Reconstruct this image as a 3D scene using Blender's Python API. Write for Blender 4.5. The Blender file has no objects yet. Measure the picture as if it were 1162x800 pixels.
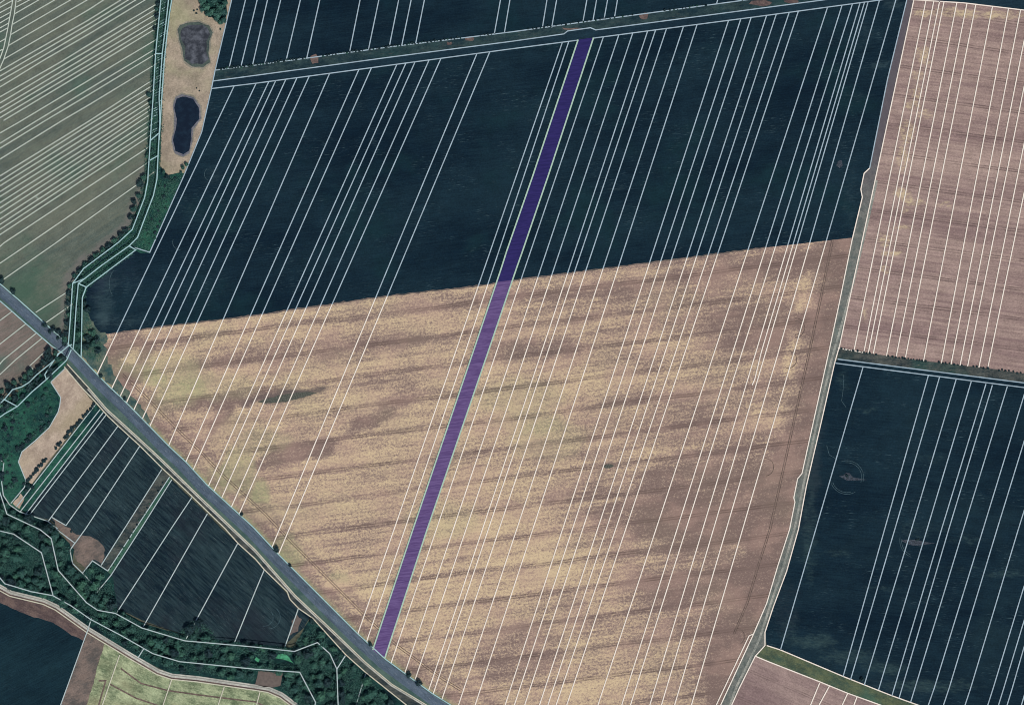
import bpy, bmesh, math, random
from mathutils import Vector, noise as mn
from mathutils.geometry import delaunay_2d_cdt
R = math.radians
random.seed(11)
S = 1.1                       # metres of land per survey unit; the land is laid out on a survey grid, origin 581,400

def W(x, y, z=0.0):
    return Vector(((x - 581.0) * S, (400.0 - y) * S, z))

scn = bpy.context.scene
# ------------------------------------------------------------------ camera
cam = bpy.data.cameras.new('camera'); co = bpy.data.objects.new('camera', cam)
scn.collection.objects.link(co)
H = 4200.0
co.location = (0, 0, H); co.rotation_euler = (0, 0, 0)
cam.sensor_fit = 'HORIZONTAL'; cam.sensor_width = 36.0
cam.lens = 36.0 * H / (1162 * S)
cam.clip_start = 10; cam.clip_end = 60000
scn.camera = co
# ------------------------------------------------------------------ light
SUN_EL, SUN_AZ = 60.0, 145.0      # azimuth clockwise from north
w = bpy.data.worlds.new("World"); scn.world = w; w.use_nodes = True
nt = w.node_tree; bg = nt.nodes['Background']
sk = nt.nodes.new('ShaderNodeTexSky'); sk.sky_type = 'NISHITA'; sk.sun_disc = False
sk.sun_elevation = R(SUN_EL); sk.sun_rotation = R(SUN_AZ)
nt.links.new(sk.outputs[0], bg.inputs[0]); bg.inputs[1].default_value = 0.08
sl = bpy.data.lights.new('sun', 'SUN'); sl.energy = 3.0; sl.angle = R(0.5); sl.color = (1.0, 0.96, 0.9)
so = bpy.data.objects.new('sun', sl); scn.collection.objects.link(so)
d = Vector((math.sin(R(SUN_AZ)) * math.cos(R(SUN_EL)), math.cos(R(SUN_AZ)) * math.cos(R(SUN_EL)), math.sin(R(SUN_EL))))
so.rotation_euler = d.to_track_quat('Z', 'Y').to_euler(); so.location = d * 500
scn.view_settings.view_transform = 'Standard'; scn.view_settings.look = 'None'
scn.cycles.pixel_filter_type = 'BLACKMAN_HARRIS'; scn.cycles.filter_width = 1.0
scn.view_settings.exposure = 0.0; scn.view_settings.gamma = 1.0; scn.view_settings.use_curve_mapping = False

# ------------------------------------------------------------------ node helpers
def lin(c):
    return tuple(((v / 255.0) / 12.92 if v / 255.0 <= .04045 else ((v / 255.0 + .055) / 1.055) ** 2.4) for v in c)

class NT:
    def __init__(s, name, rough=0.95, spec=0.1):
        s.m = bpy.data.materials.new(name); s.m.use_nodes = True
        s.t = s.m.node_tree; s.n = s.t.nodes; s.l = s.t.links
        s.b = s.n['Principled BSDF']
        s.b.inputs['Roughness'].default_value = rough
        s.b.inputs['Specular IOR Level'].default_value = spec
    def put(s, sock, v):
        if isinstance(v, (int, float)): sock.default_value = v
        elif isinstance(v, tuple): sock.default_value = v if len(v) == 4 or len(sock.default_value) == 3 else (*v, 1)
        else: s.l.new(v, sock)
    def math(s, op, a, b=0.0, c=0.0, clamp=False):
        n = s.n.new('ShaderNodeMath'); n.operation = op; n.use_clamp = clamp
        s.put(n.inputs[0], a); s.put(n.inputs[1], b); s.put(n.inputs[2], c)
        return n.outputs[0]
    def mix(s, f, a, b, mode='MIX'):
        n = s.n.new('ShaderNodeMix'); n.data_type = 'RGBA'; n.blend_type = mode; n.clamp_factor = True
        s.put(n.inputs[0], f); s.put(n.inputs[6], a); s.put(n.inputs[7], b)
        return n.outputs[2]
    def vec(s, x, y, z=0.0):
        n = s.n.new('ShaderNodeCombineXYZ'); s.put(n.inputs[0], x); s.put(n.inputs[1], y); s.put(n.inputs[2], z)
        return n.outputs[0]
    def noise(s, v, scale=1.0, detail=3.0, rough=.55):
        n = s.n.new('ShaderNodeTexNoise'); s.put(n.inputs['Vector'], v)
        n.inputs['Scale'].default_value = scale; n.inputs['Detail'].default_value = detail
        n.inputs['Roughness'].default_value = rough
        return n.outputs[0]
    def step(s, v, lo, hi):
        n = s.n.new('ShaderNodeMapRange'); n.interpolation_type = 'SMOOTHSTEP'; n.clamp = True
        s.put(n.inputs[0], v); n.inputs[1].default_value = lo; n.inputs[2].default_value = hi
        return n.outputs[0]
    def grid(s):
        tc = s.n.new('ShaderNodeTexCoord'); sp = s.n.new('ShaderNodeSeparateXYZ')
        s.l.new(tc.outputs['Object'], sp.inputs[0])
        px = s.math('MULTIPLY_ADD', sp.outputs[0], 1 / S, 581.0)
        py = s.math('MULTIPLY_ADD', sp.outputs[1], -1 / S, 400.0)
        return px, py
    def rows(s, slope):
        px, py = s.grid()
        v = s.math('MULTIPLY_ADD', px, slope, py)
        u = s.math('MULTIPLY_ADD', py, -slope, px)
        return u, v
    def scaled(s, u, v, a, b, off=0.0):
        return s.vec(s.math('MULTIPLY_ADD', u, a, off), s.math('MULTIPLY', v, b))
    def tram(s, v, v0, per, half, gap, wob=None):
        # distance from the nearest wheel line of a pair
        if wob is not None: v = s.math('ADD', v, wob)
        q = s.math('MULTIPLY_ADD', v, 1 / per, -v0 / per + 0.5)
        q = s.math('FRACT', q)
        q = s.math('ABSOLUTE', s.math('SUBTRACT', q, 0.5))
        dist = s.math('MULTIPLY', q, per)                       # distance from the pair's centre
        d2 = s.math('ABSOLUTE', s.math('SUBTRACT', dist, gap))
        line = s.math('SUBTRACT', 1.0, s.step(d2, half * .5, half * 1.4))
        return dist, line
    def out(s, col, bump=None, strength=0.3, dist=0.3):
        s.put(s.b.inputs['Base Color'], col)
        if bump is not None:
            n = s.n.new('ShaderNodeBump'); n.inputs['Strength'].default_value = strength
            n.inputs['Distance'].default_value = dist
            s.l.new(bump, n.inputs['Height']); s.l.new(n.outputs[0], s.b.inputs['Normal'])
        return s.m

def plain(name, c, rough=.9, var=.12, scale=.3):
    t = NT(name, rough)
    px, py = t.grid(); n = t.noise(t.vec(px, py), scale, 3)
    a = tuple(v * (1 - var) for v in c); b = tuple(v * (1 + var) for v in c)
    return t.out(t.mix(t.step(n, .3, .7), a, b))

def field_mat(name, c1, c2, c3=None, slope=0.0, streak=(.03, .7), macro=(.006, .016), thr=(.66, .8), wm=.45,
              tram=None, fine=.45, c4=None, off=0.0, scr=.55, bump=.35, grain=.8, yellow=False, tint=None):
    t = NT(name)
    u, v = t.rows(slope)
    mac = t.noise(t.scaled(u, v, macro[0], macro[1], off), 1, 3)
    stk = t.noise(t.scaled(u, v, streak[0], streak[1], off), 1, 3, .6)
    fin = t.noise(t.scaled(u, v, .5, .6), 1, 3, .7)
    f = t.math('MULTIPLY', mac, wm)
    f = t.math('MULTIPLY_ADD', stk, (1 - wm) * (1 - fine), f)
    f = t.math('MULTIPLY_ADD', fin, (1 - wm) * fine, f)
    col = t.mix(t.step(f, .38, .62), c1, c2)
    if c4 is not None:                                          # broad patches of a second tint
        p = t.noise(t.scaled(u, v, .011, .014, off + 7.3), 1, 4, .6)
        col = t.mix(t.math('MULTIPLY', t.step(p, .5, .7), .75), col, c4)
    if c3 is not None:                                          # thin pale scuffs along the drill rows
        a = t.noise(t.scaled(u, v, .09, 1.0, off + 3.1), 1, 4, .65)
        b = t.noise(t.scaled(u, v, .02, .03, off + 9.7), 1, 3, .6)
        sc = t.math('MULTIPLY', t.step(a, .56, .72), t.step(b, thr[0] - .14, thr[1] - .1))
        col = t.mix(t.math('MULTIPLY', sc, scr), col, c3)
    if tram:
        wob = t.math('MULTIPLY', t.math('SUBTRACT', t.noise(t.scaled(u, v, .008, .008), 1, 1), .5), 5.0)
        dist, line = t.tram(v, tram[0], tram[1], .55, 1.3, wob)
        br = t.noise(t.scaled(u, v, .05, .05), 1, 2)
        col = t.mix(t.math('MULTIPLY', line, t.math('MULTIPLY', t.step(br, .25, .6), tram[3])), col, tram[2])
    g1 = t.noise(t.scaled(u, v, .42, .5, 17), 1, 4, .85)
    g2 = t.noise(t.scaled(u, v, .07, .09, 27), 1, 4, .6)
    gr = t.math('MULTIPLY_ADD', g1, grain * 1.7, t.math('MULTIPLY_ADD', g2, grain * .9, 1 - 1.3 * grain))
    col = t.mix(1.0, col, t.vec(gr, gr, gr), 'MULTIPLY')
    if tint:
        at = t.n.new('ShaderNodeAttribute'); at.attribute_name = 'cover'
        sp = t.n.new('ShaderNodeSeparateColor'); t.l.new(at.outputs['Color'], sp.inputs[0])
        for ch, tc_ in enumerate(tint):
            fl = t.noise(t.scaled(u, v, .12, .35, 5 + 9 * ch), 1, 5, .8)
            x = t.math('MULTIPLY_ADD', sp.outputs[ch], .7, t.math('MULTIPLY_ADD', fl, 1.3, -1.1))
            col = t.mix(t.math('MULTIPLY', t.step(x, -.3, .45), .8), col, tc_)
    if yellow:
        at = t.n.new('ShaderNodeAttribute'); at.attribute_name = 'cover'
        sp = t.n.new('ShaderNodeSeparateColor'); t.l.new(at.outputs['Color'], sp.inputs[0])
        fl = t.noise(t.scaled(u, v, .16, .3, 5), 1, 5, .8)
        x = t.math('MULTIPLY_ADD', sp.outputs[0], .8, t.math('MULTIPLY_ADD', fl, 2.2, -1.72))
        col = t.mix(t.math('MULTIPLY', t.step(x, -.25, .35), .85), col, lin((200, 180, 144)))
    return t.out(col, f, bump, 1.2)

# ------------------------------------------------------------------ mesh helpers
def link(name, me, mat, parent=None):
    o = bpy.data.objects.new(name, me); scn.collection.objects.link(o)
    if mat: me.materials.append(mat)
    if parent: o.parent = parent
    return o

def inside(p, poly):
    x, y = p; c = False; j = len(poly) - 1
    for i in range(len(poly)):
        xi, yi = poly[i]; xj, yj = poly[j]
        if (yi > y) != (yj > y) and x < (xj - xi) * (y - yi) / (yj - yi) + xi: c = not c
        j = i
    return c

def sheet(name, poly, z, mat, grid=None, kind='structure', parent=None, rough_edge=0.0, attr=None):
    pts = []
    n = len(poly)
    for i in range(n):                                           # uneven natural edge
        a, b = Vector(poly[i]), Vector(poly[(i + 1) % n])
        L = (b - a).length; k = max(1, int(L / 4)) if rough_edge else 1
        for j in range(k):
            p = a.lerp(b, j / k)
            if rough_edge:
                p = p + Vector((mn.noise((p.x * .35, p.y * .35, 1)), mn.noise((p.x * .35, p.y * .35, 9)))) * rough_edge
            pts.append(p)
    m = len(pts); edges = [(i, (i + 1) % m) for i in range(m)]
    allp = list(pts)
    if grid:
        pl = [(p.x, p.y) for p in pts]
        x0 = min(p[0] for p in pl); x1 = max(p[0] for p in pl); y0 = min(p[1] for p in pl); y1 = max(p[1] for p in pl)
        y = y0 + grid * .5
        while y < y1:
            xs = []                                              # scanline crossings
            j = m - 1
            for i in range(m):
                xi, yi = pl[i]; xj, yj = pl[j]
                if (yi > y) != (yj > y): xs.append((xj - xi) * (y - yi) / (yj - yi) + xi)
                j = i
            xs.sort()
            for q in range(0, len(xs) - 1, 2):
                x = math.ceil((xs[q] + .8) / grid) * grid
                while x < xs[q + 1] - .8:
                    allp.append(Vector((x, y))); x += grid
            y += grid
    vs, es, fs, *_ = delaunay_2d_cdt(allp, edges, [], 1, 1e-4)
    me = bpy.data.meshes.new(name)
    me.from_pydata([W(v.x, v.y, z) for v in vs], [], [tuple(f) for f in fs])
    bm = bmesh.new(); bm.from_mesh(me)
    for f in bm.faces:
        if f.normal.z < 0: f.normal_flip()
    bm.to_mesh(me); bm.free()
    if attr:
        ca = me.color_attributes.new('cover', 'FLOAT_COLOR', 'POINT')
        buf = []
        for v in vs: buf.extend(attr(v.x, v.y))
        ca.data.foreach_set('color', buf)
    o = link(name, me, mat, parent)
    if kind: o['kind'] = kind
    return o

def ribbon_data(pl, wd, z):
    P = [Vector(p) for p in pl]; vs = []; fs = []
    for i, p in enumerate(P):
        if i == 0: t = (P[1] - P[0]).normalized(); k = 1
        elif i == len(P) - 1: t = (P[-1] - P[-2]).normalized(); k = 1
        else:
            a = (p - P[i - 1]).normalized(); b = (P[i + 1] - p).normalized(); t = (a + b).normalized()
            k = 1 / max(.5, t.dot(a))
        nrm = Vector((-t.y, t.x)) * wd * .5 * k
        vs.append(p + nrm); vs.append(p - nrm)
    for i in range(len(P) - 1): fs.append((2 * i, 2 * i + 1, 2 * i + 3, 2 * i + 2))
    return [W(v.x, v.y, z) for v in vs], fs

def ribbons(name, lines, wd, z, mat, kind='structure', parent=None, dz=0.003):
    V = []; F = []
    for i, pl in enumerate(lines):
        v, f = ribbon_data(pl, wd, z + (i % 12) * dz * 4)
        b = len(V); V += v; F += [tuple(b + q for q in ff) for ff in f]
    me = bpy.data.meshes.new(name); me.from_pydata(V, [], F)
    bm = bmesh.new(); bm.from_mesh(me)
    for f in bm.faces:
        if f.normal.z < 0: f.normal_flip()
    bm.to_mesh(me); bm.free()
    o = link(name, me, mat, parent)
    if kind: o['kind'] = kind
    return o

def offset(pl, d):
    out = []; P = [Vector(p) for p in pl]
    for i, p in enumerate(P):
        a = P[max(0, i - 1)]; b = P[min(len(P) - 1, i + 1)]; t = (b - a).normalized()
        out.append((p.x - t.y * d, p.y + t.x * d))
    return out

def arc0(cx, cy, r, a0, a1, n=20): return [(cx + r * math.cos(R(a0 + (a1 - a0) * i / n)), cy + r * math.sin(R(a0 + (a1 - a0) * i / n))) for i in range(n + 1)]
# ------------------------------------------------------------------ survey lines of the land
T = [(-200, 160), (240, 101), (290, 95), (580, 56), (672, 44), (755, 33), (870, 18), (1003, 0), (1100, -13)]
T2 = [(-200, 151), (241, 92.5), (290, 86), (440, 65.7), (580, 47.5), (640, 39), (644, 35.7), (670, 32), (676, 34.5), (870, 9), (938, 0), (1100, -22)]
T1 = [(-200, 139), (245, 80), (290, 74.3), (396, 60), (442.5, 53.7), (580, 36.8), (680, 23), (850, 0), (1000, -20)]
NE = [(-160, 180), (0, 322), (21, 340), (79, 392), (93.5, 407), (111.5, 426), (125.5, 440), (136.5, 450), (152, 465.5), (171, 484.8), (191.6, 506),
      (211, 524), (235, 550), (287.5, 598), (316, 628.7), (406, 718.7), (437.5, 747.5), (490, 786), (512.5, 800), (640, 880)]
W1 = [(76.4, 413.2), (100.7, 440), (121.3, 464), (148.9, 489), (182.5, 520), (213, 550), (265, 600), (290, 623.7), (335, 675), (377.5, 715), (415, 751), (445, 776), (485, 800), (600, 870)]
W2 = [(73, 416.2), (93, 440), (107.5, 455), (122.7, 472.4), (134.4, 483.4), (158.5, 505.4), (184.7, 531.6), (204.6, 550), (256, 600), (270, 616), (290, 634), (300, 646),
      (326, 671), (329, 679.5), (339, 690), (355, 701), (392.5, 742.5), (415, 762.5), (462, 800), (560, 870)]
W0 = [(-160, 205), (0, 341.5), (13.8, 353.4), (29.8, 367.6), (58.7, 392.6), (70.7, 400.4), (76.8, 407)]
TW = [(1042, -60), (1029, 0), (1007, 90.5), (986.8, 191), (980.5, 197), (976.8, 215), (978.5, 224), (966.7, 273), (952.9, 341), (940.3, 400), (910, 537), (905, 543), (900.7, 564.6),
      (902, 569.6), (896, 600), (882.6, 641.5), (870, 684), (855, 719), (817.5, 800), (770, 900)]
TE = [(1048, -60), (1037, 0), (994, 200), (953, 391), (947, 412), (931.6, 480), (915, 551), (906, 600), (892.6, 647.7), (877.5, 688), (868, 717), (868, 732), (857, 744), (839, 780), (830, 800), (785, 900)]
EH1 = [(951, 395), (979.3, 400), (1035, 408), (1121, 418), (1162, 424), (1320, 444)]
EHA = [(950.4, 407.5), (1162, 434.4), (1320, 455)]
EHB = [(947.4, 412), (1162, 439.7), (1320, 460)]
SV1 = [(870, 732), (885.6, 737), (956.7, 767), (1010.7, 788.4), (1043, 800), (1240, 870)]
SV2 = [(857, 744), (870, 749.5), (930, 773), (961.7, 786), (1000.6, 800), (1210, 880)]
PT = [(1033, 0), (1093.5, 3.8), (1162, 12), (1320, 30)]
PATH = [(-120, 590), (-20, 655), (0, 665), (12.5, 672), (50, 681), (65, 688), (100, 713), (150, 743.5), (180, 761), (195, 766), (225, 769), (290, 778.5), (305, 781), (320, 787.5), (338, 801), (352, 830), (365, 880)]
S1 = [(188, -60), (183.5, 0), (177.5, 62), (174.6, 112), (172.9, 138), (171.2, 164), (168.6, 206), (165, 225), (151, 261), (136, 275), (96, 305), (83.5, 322), (81, 361), (78.5, 393)]
S2 = [(197, -60), (192.3, 0), (188.9, 30), (185, 62), (181.5, 112), (182.4, 138), (180.3, 177), (179, 204), (175, 222.5), (157, 270), (147.5, 279.5), (117, 301), (90, 322), (89, 333), (87.6, 348), (85, 388), (84, 397)]
S3 = [(147.5, 279.5), (155, 284), (99, 326), (94.5, 338), (93.2, 406)]
SW_ = [(196.2, -60), (196, 0), (193.2, 17), (190.6, 39), (187.5, 69), (184.2, 116), (181.5, 160)]

# ------------------------------------------------------------------ materials
DK = lin((9, 28, 41)); DK2 = lin((24, 45, 55)); PALE = lin((84, 108, 112))
M = {}
M['ground'] = field_mat('ground_mix', lin((70, 74, 62)), lin((96, 96, 80)))
M['crop'] = field_mat('dark_crop', DK, DK2, PALE, slope=.12, c4=lin((20, 46, 52)), fine=.45, scr=.6, thr=(.6, .74), tint=[lin((62, 82, 86)), lin((40, 50, 66))])
M['crop_n'] = field_mat('dark_crop_north', DK, DK2, PALE, slope=.12, c4=lin((16, 42, 50)), off=40, fine=.45, scr=.3)
M['crop_e'] = field_mat('dark_crop_east', DK, DK2, PALE, slope=-.1, c4=lin((26, 46, 54)), off=90, fine=.4, scr=.65, thr=(.6, .75), tint=[lin((66, 88, 86)), lin((48, 60, 66))])
M['crop_s'] = field_mat('dark_crop_small', lin((14, 30, 40)), lin((44, 62, 66)), lin((104, 118, 116)), slope=-.9, c4=lin((34, 42, 50)), off=120, thr=(.55, .7), streak=(.03, .32), wm=.25, fine=.3, scr=.6)
M['crop_l'] = field_mat('dark_crop_low', lin((12, 32, 42)), lin((26, 50, 58)), PALE, slope=.5, off=150, scr=.4)
M['west'] = field_mat('young_green', lin((82, 93, 86)), lin((106, 110, 96)), None, slope=.6, c4=lin((74, 98, 84)), off=20, tint=[lin((118, 112, 108)), lin((66, 92, 76))], streak=(.02, .25), fine=.5)
M['west_low'] = field_mat('thin_pasture', lin((90, 94, 86)), lin((126, 112, 104)), None, slope=.6, c4=lin((72, 98, 88)), off=25, streak=(.02, .3), fine=.5)
M['pink'] = field_mat('bare_stubble', lin((130, 108, 104)), lin((168, 145, 133)), lin((200, 180, 140)), slope=-.13, macro=(.003, .03), streak=(.012, .35), off=60,
                      tram=(-56.9, 33.65, lin((98, 82, 78)), .75), fine=.35, wm=.4, thr=(.72, .86), yellow=True)
M['pink_s'] = field_mat('bare_stubble_south', lin((128, 107, 104)), lin((158, 136, 127)), None, slope=-.45, off=66, streak=(.02, .3), tram=(305, 36, lin((100, 84, 80)), .5))
M['bare'] = field_mat('bare_earth', lin((156, 138, 122)), lin((186, 168, 148)), None, slope=.9, c4=lin((160, 146, 120)), off=80, macro=(.03, .03), streak=(.1, .15))
M['bank'] = field_mat('dry_bank', lin((140, 128, 112)), lin((172, 156, 136)), None, slope=0, c4=lin((150, 148, 116)), off=83, macro=(.04, .04), streak=(.2, .12))
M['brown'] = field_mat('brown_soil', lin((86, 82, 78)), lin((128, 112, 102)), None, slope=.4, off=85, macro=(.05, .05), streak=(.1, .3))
M['redsoil'] = field_mat('red_soil', lin((80, 68, 68)), lin((116, 98, 90)), lin((142, 128, 116)), slope=-.5, off=86, macro=(.05, .05), streak=(.1, .3))
M['pale_green'] = field_mat('pale_green_crop', lin((98, 112, 84)), lin((166, 174, 136)), lin((196, 198, 164)), slope=-.35, grain=1.1, off=88, macro=(.04, .06), streak=(.12, .3), thr=(.5, .65), c4=lin((140, 134, 104)))
M['meadow'] = field_mat('damp_meadow', lin((20, 50, 52)), lin((46, 94, 76)), lin((92, 126, 98)), slope=0, c4=lin((18, 42, 50)), macro=(.05, .05), streak=(.2, .2), off=91, thr=(.55, .7))
M['corner'] = field_mat('corner_grass', lin((50, 78, 78)), lin((104, 112, 96)), None, slope=0, macro=(.06, .06), streak=(.15, .15), off=93, c4=lin((40, 66, 70)))
M['understory'] = field_mat('wood_floor', lin((13, 30, 37)), lin((34, 70, 64)), None, macro=(.05, .05), streak=(.2, .2), off=95)  # floor colour darkened to hold the shade between the trees
M['verge'] = field_mat('grass_verge', lin((58, 84, 80)), lin((86, 106, 96)), lin((130, 136, 110)), slope=-.95, macro=(.03, .05), streak=(.06, .3), off=98)
M['verge_d'] = field_mat('green_verge', lin((40, 76, 68)), lin((70, 104, 84)), None, slope=-.95, macro=(.05, .05), streak=(.2, .3), off=97)
M['scrub'] = field_mat('rough_grass', lin((38, 50, 54)), lin((88, 90, 84)), lin((124, 112, 98)), slope=.12, macro=(.05, .1), streak=(.15, .3), off=99, thr=(.5, .62), c4=lin((40, 74, 68)))
M['scrub_t'] = field_mat('hedge_grass', lin((26, 46, 54)), lin((54, 72, 72)), lin((110, 96, 88)), slope=.12, macro=(.04, .1), streak=(.15, .3), off=103, thr=(.6, .75), c4=lin((34, 66, 66)))
M['scrub_y'] = field_mat('weedy_verge', lin((62, 78, 66)), lin((98, 104, 76)), lin((130, 132, 92)), slope=-.4, macro=(.04, .1), streak=(.15, .3), off=106, thr=(.5, .62), c4=lin((60, 92, 78)))
M['grass_road'] = field_mat('grass_lane', lin((20, 38, 50)), lin((32, 54, 64)), None, slope=.12, off=109)
M['track'] = field_mat('earth_track', lin((88, 96, 92)), lin((122, 122, 114)), lin((150, 144, 130)), slope=-4, grain=1.1, macro=(.03, .03), streak=(.3, .05), off=112, c4=lin((108, 120, 112)), tint=[lin((88, 78, 86))])
M['track_n'] = field_mat('earth_track_dark', lin((82, 74, 82)), lin((108, 98, 102)), None, slope=-4, macro=(.03, .03), streak=(.3, .05), off=113)
M['dustp'] = field_mat('pale_dust', lin((124, 128, 120)), lin((158, 156, 144)), None, off=117, macro=(.06, .06), streak=(.3, .3), grain=1.2)
M['gravel'] = field_mat('pale_gravel', lin((158, 158, 148)), lin((190, 188, 176)), None, off=115, macro=(.05, .05), streak=(.2, .2))
M['asphalt'] = field_mat('worn_asphalt', lin((70, 84, 96)), lin((92, 105, 118)), lin((116, 126, 132)), slope=-.95, grain=1.0, off=118, macro=(.01, .1), streak=(.05, .4))
M['clearing'] = plain('brown_clearing', lin((104, 94, 88)))
M['bright'] = plain('bright_grass', lin((70, 140, 104)), var=.45, scale=.3)
M['diamond'] = plain('unsown_ground', lin((62, 68, 76)), var=.5, scale=.6)
M['weed'] = plain('dark_weeds', lin((84, 86, 78)), var=.35, scale=.7)
M['ring'] = plain('flattened_crop', lin((64, 84, 90)), var=.45, scale=.5)
M['soil_line'] = plain('wheel_rut', lin((106, 91, 83)), var=.35, scale=.25)
M['line_dark'] = plain('map_line_on_crop', lin((158, 176, 184)), var=.14, scale=.12)
M['line_tan'] = plain('map_line_on_stubble', lin((236, 224, 208)), var=.08, scale=.12)
M['line_west'] = plain('map_line_on_grass', lin((186, 194, 180)), var=.08, scale=.12)
M['line_teal'] = plain('map_line_by_water', lin((158, 188, 188)), var=.1, scale=.12)
M['line_edge'] = plain('pale_green_edging', lin((168, 194, 174)), var=.1)
M['paint'] = plain('road_paint', (.32, .33, .34))

def stubble_mat():
    t = NT('straw_stubble')
    u, v = t.rows(.125)
    at = t.n.new('ShaderNodeAttribute'); at.attribute_name = 'cover'
    sp = t.n.new('ShaderNodeSeparateColor'); t.l.new(at.outputs['Color'], sp.inputs[0])
    dens, green, dark = sp.outputs[0], sp.outputs[1], sp.outputs[2]
    fin = t.noise(t.scaled(u, v, .36, .42), 1, 5, .9)
    fin2 = t.noise(t.scaled(u, v, .10, .34, 31), 1, 4, .65)
    rows = t.noise(t.scaled(u, v, .012, .32), 1, 3, .6)
    f = t.math('MULTIPLY_ADD', fin, 4.2, t.math('MULTIPLY_ADD', fin2, 1.0, -1.275))
    f = t.math('MULTIPLY_ADD', rows, .75, f)                   # centre 1.7
    x = t.math('ADD', f, t.math('MULTIPLY_ADD', dens, .86, -2.27))
    wob = t.math('MULTIPLY', t.math('SUBTRACT', t.noise(t.scaled(u, v, .006, .01), 1, 2), .5), 7.0)
    dist, line = t.tram(v, 512.5, 34.0, .62, 1.25, wob)
    band = t.math('SUBTRACT', 1.0, t.step(t.math('ADD', dist, t.math('MULTIPLY', fin2, 4.0)), 3.2, 7.0))
    half = t.math('ABSOLUTE', t.math('SUBTRACT', dist, 17.0)); b2 = t.math('SUBTRACT', 1.0, t.step(half, .5, 2.6))
    x = t.math('MULTIPLY_ADD', band, -.27, x)
    x = t.math('MULTIPLY_ADD', b2, -.12, x)
    x = t.math('ADD', x, .0)
    c = t.mix(t.step(x, -.55, -.15), lin((126, 106, 98)), lin((151, 130, 118)))
    c = t.mix(t.step(x, -.22, .12), c, lin((186, 161, 135)))
    c = t.mix(t.step(x, .05, .55), c, lin((212, 188, 150)))
    pk = t.noise(t.scaled(u, v, .02, .03, 60), 1, 3)
    c = t.mix(t.math('MULTIPLY', t.step(pk, .45, .65), .35), c, lin((184, 152, 136)))
    gn = t.noise(t.scaled(u, v, .2, .3, 71), 1, 4, .8)
    c = t.mix(t.math('MULTIPLY', green, t.math('MULTIPLY_ADD', gn, 1.6, -.1)), c, lin((158, 164, 118)))
    c = t.mix(t.math('MULTIPLY', dark, .85), c, lin((92, 84, 82)))
    br = t.noise(t.scaled(u, v, .03, .03), 1, 3)
    c = t.mix(t.math('MULTIPLY', line, t.math('MULTIPLY_ADD', t.step(br, .35, .65), .45, .08)), c, lin((84, 70, 62)))
    return t.out(c, f, .3, 1.0)
M['stubble'] = stubble_mat()

def water_mat(name, c1, c2, rough, thr):
    t = NT(name, rough, .5)
    px, py = t.grid(); n = t.noise(t.vec(px, py), .13, 5, .62)
    return t.out(t.mix(t.step(n, *thr), c1, c2), n, .1, .2)
M['water'] = water_mat('still_water', lin((14, 26, 40)), lin((24, 40, 54)), .15, (.4, .7))
M['reed_water'] = water_mat('weedy_water', lin((18, 26, 38)), lin((86, 90, 98)), .5, (.38, .7))
M['stream_w'] = water_mat('stream_water', lin((22, 56, 66)), lin((60, 98, 98)), .2, (.4, .7))

def leaf_mat(name, c1, c2, c3):
    t = NT(name, .6, .25)
    oi = t.n.new('ShaderNodeObjectInfo')
    tc = t.n.new('ShaderNodeTexCoord')
    n = t.noise(tc.outputs['Object'], .55, 3, .6)
    c = t.mix(t.step(n, .35, .65), c1, c2)
    c = t.mix(t.math('MULTIPLY', oi.outputs['Random'], .75), c, c3)
    return t.out(c)
M['leaf'] = leaf_mat('dark_foliage', (.012, .046, .040), (.070, .19, .13), (.022, .070, .070))
M['leaf_b'] = leaf_mat('green_foliage', (.024, .085, .06), (.07, .19, .12), (.03, .10, .085))
M['leaf_n'] = leaf_mat('navy_foliage', (.010, .030, .036), (.030, .075, .070), (.012, .034, .044))
M['bark'] = plain('bark', (.09, .07, .055))

# ------------------------------------------------------------------ ground and fields
me = bpy.data.meshes.new('ground'); q = 15000
me.from_pydata([(-q, -q, 0), (q, -q, 0), (q, q, 0), (-q, q, 0)], [], [(0, 1, 2, 3)])
g = link('ground', me, M['ground']); g['kind'] = 'structure'
Z = .12
TB = {'c': [(118, 330, 10, 30, 0, .9), (135, 365, 30, 8, 0, .7), (150, 318, 12, 10, 0, .5), (200, 205, 12, 5, 1, .0), (980, 40, 10, 18, 0, .5), (1000, 74, 12, 3, 0, .9), (970, 108, 18, 3, 0, .5), (945, 165, 12, 8, 0, .4), (1015, 6, 14, 5, 0, .8),
            (965, 230, 9, 34, 0, .5), (700, 215, 6, 4, 0, .7), (240, 198, 8, 10, 0, .6), (220, 240, 10, 14, 0, .4), (430, 215, 20, 5, 0, .3), (632, 295, 10, 3, 0, .5), (108, 300, 10, 40, 1, .7), (130, 300, 26, 26, 1, .6)],
      'e': [(918, 600, 7, 60, 0, .7), (957, 430, 6, 14, 0, .6), (983, 464, 12, 3, 0, .8), (1055, 520, 20, 5, 0, .5), (895, 715, 10, 14, 0, .6), (925, 728, 20, 7, 0, .9), (960, 745, 26, 7, 0, .8), (1005, 758, 22, 6, 0, .8), (1050, 778, 50, 6, 0, .8), (1045, 600, 30, 8, 0, .5),
            (1040, 640, 20, 14, 0, .3), (950, 627, 16, 4, 0, .6), (1000, 668, 24, 4, 0, .6), (1090, 645, 20, 3, 0, .5), (1140, 652, 24, 4, 0, .8), (1100, 612, 20, 4, 0, .6), (925, 470, 12, 60, 1, .9), (915, 560, 12, 60, 1, .8), (890, 690, 14, 30, 1, .8), (970, 780, 80, 12, 1, .6)]}
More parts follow.
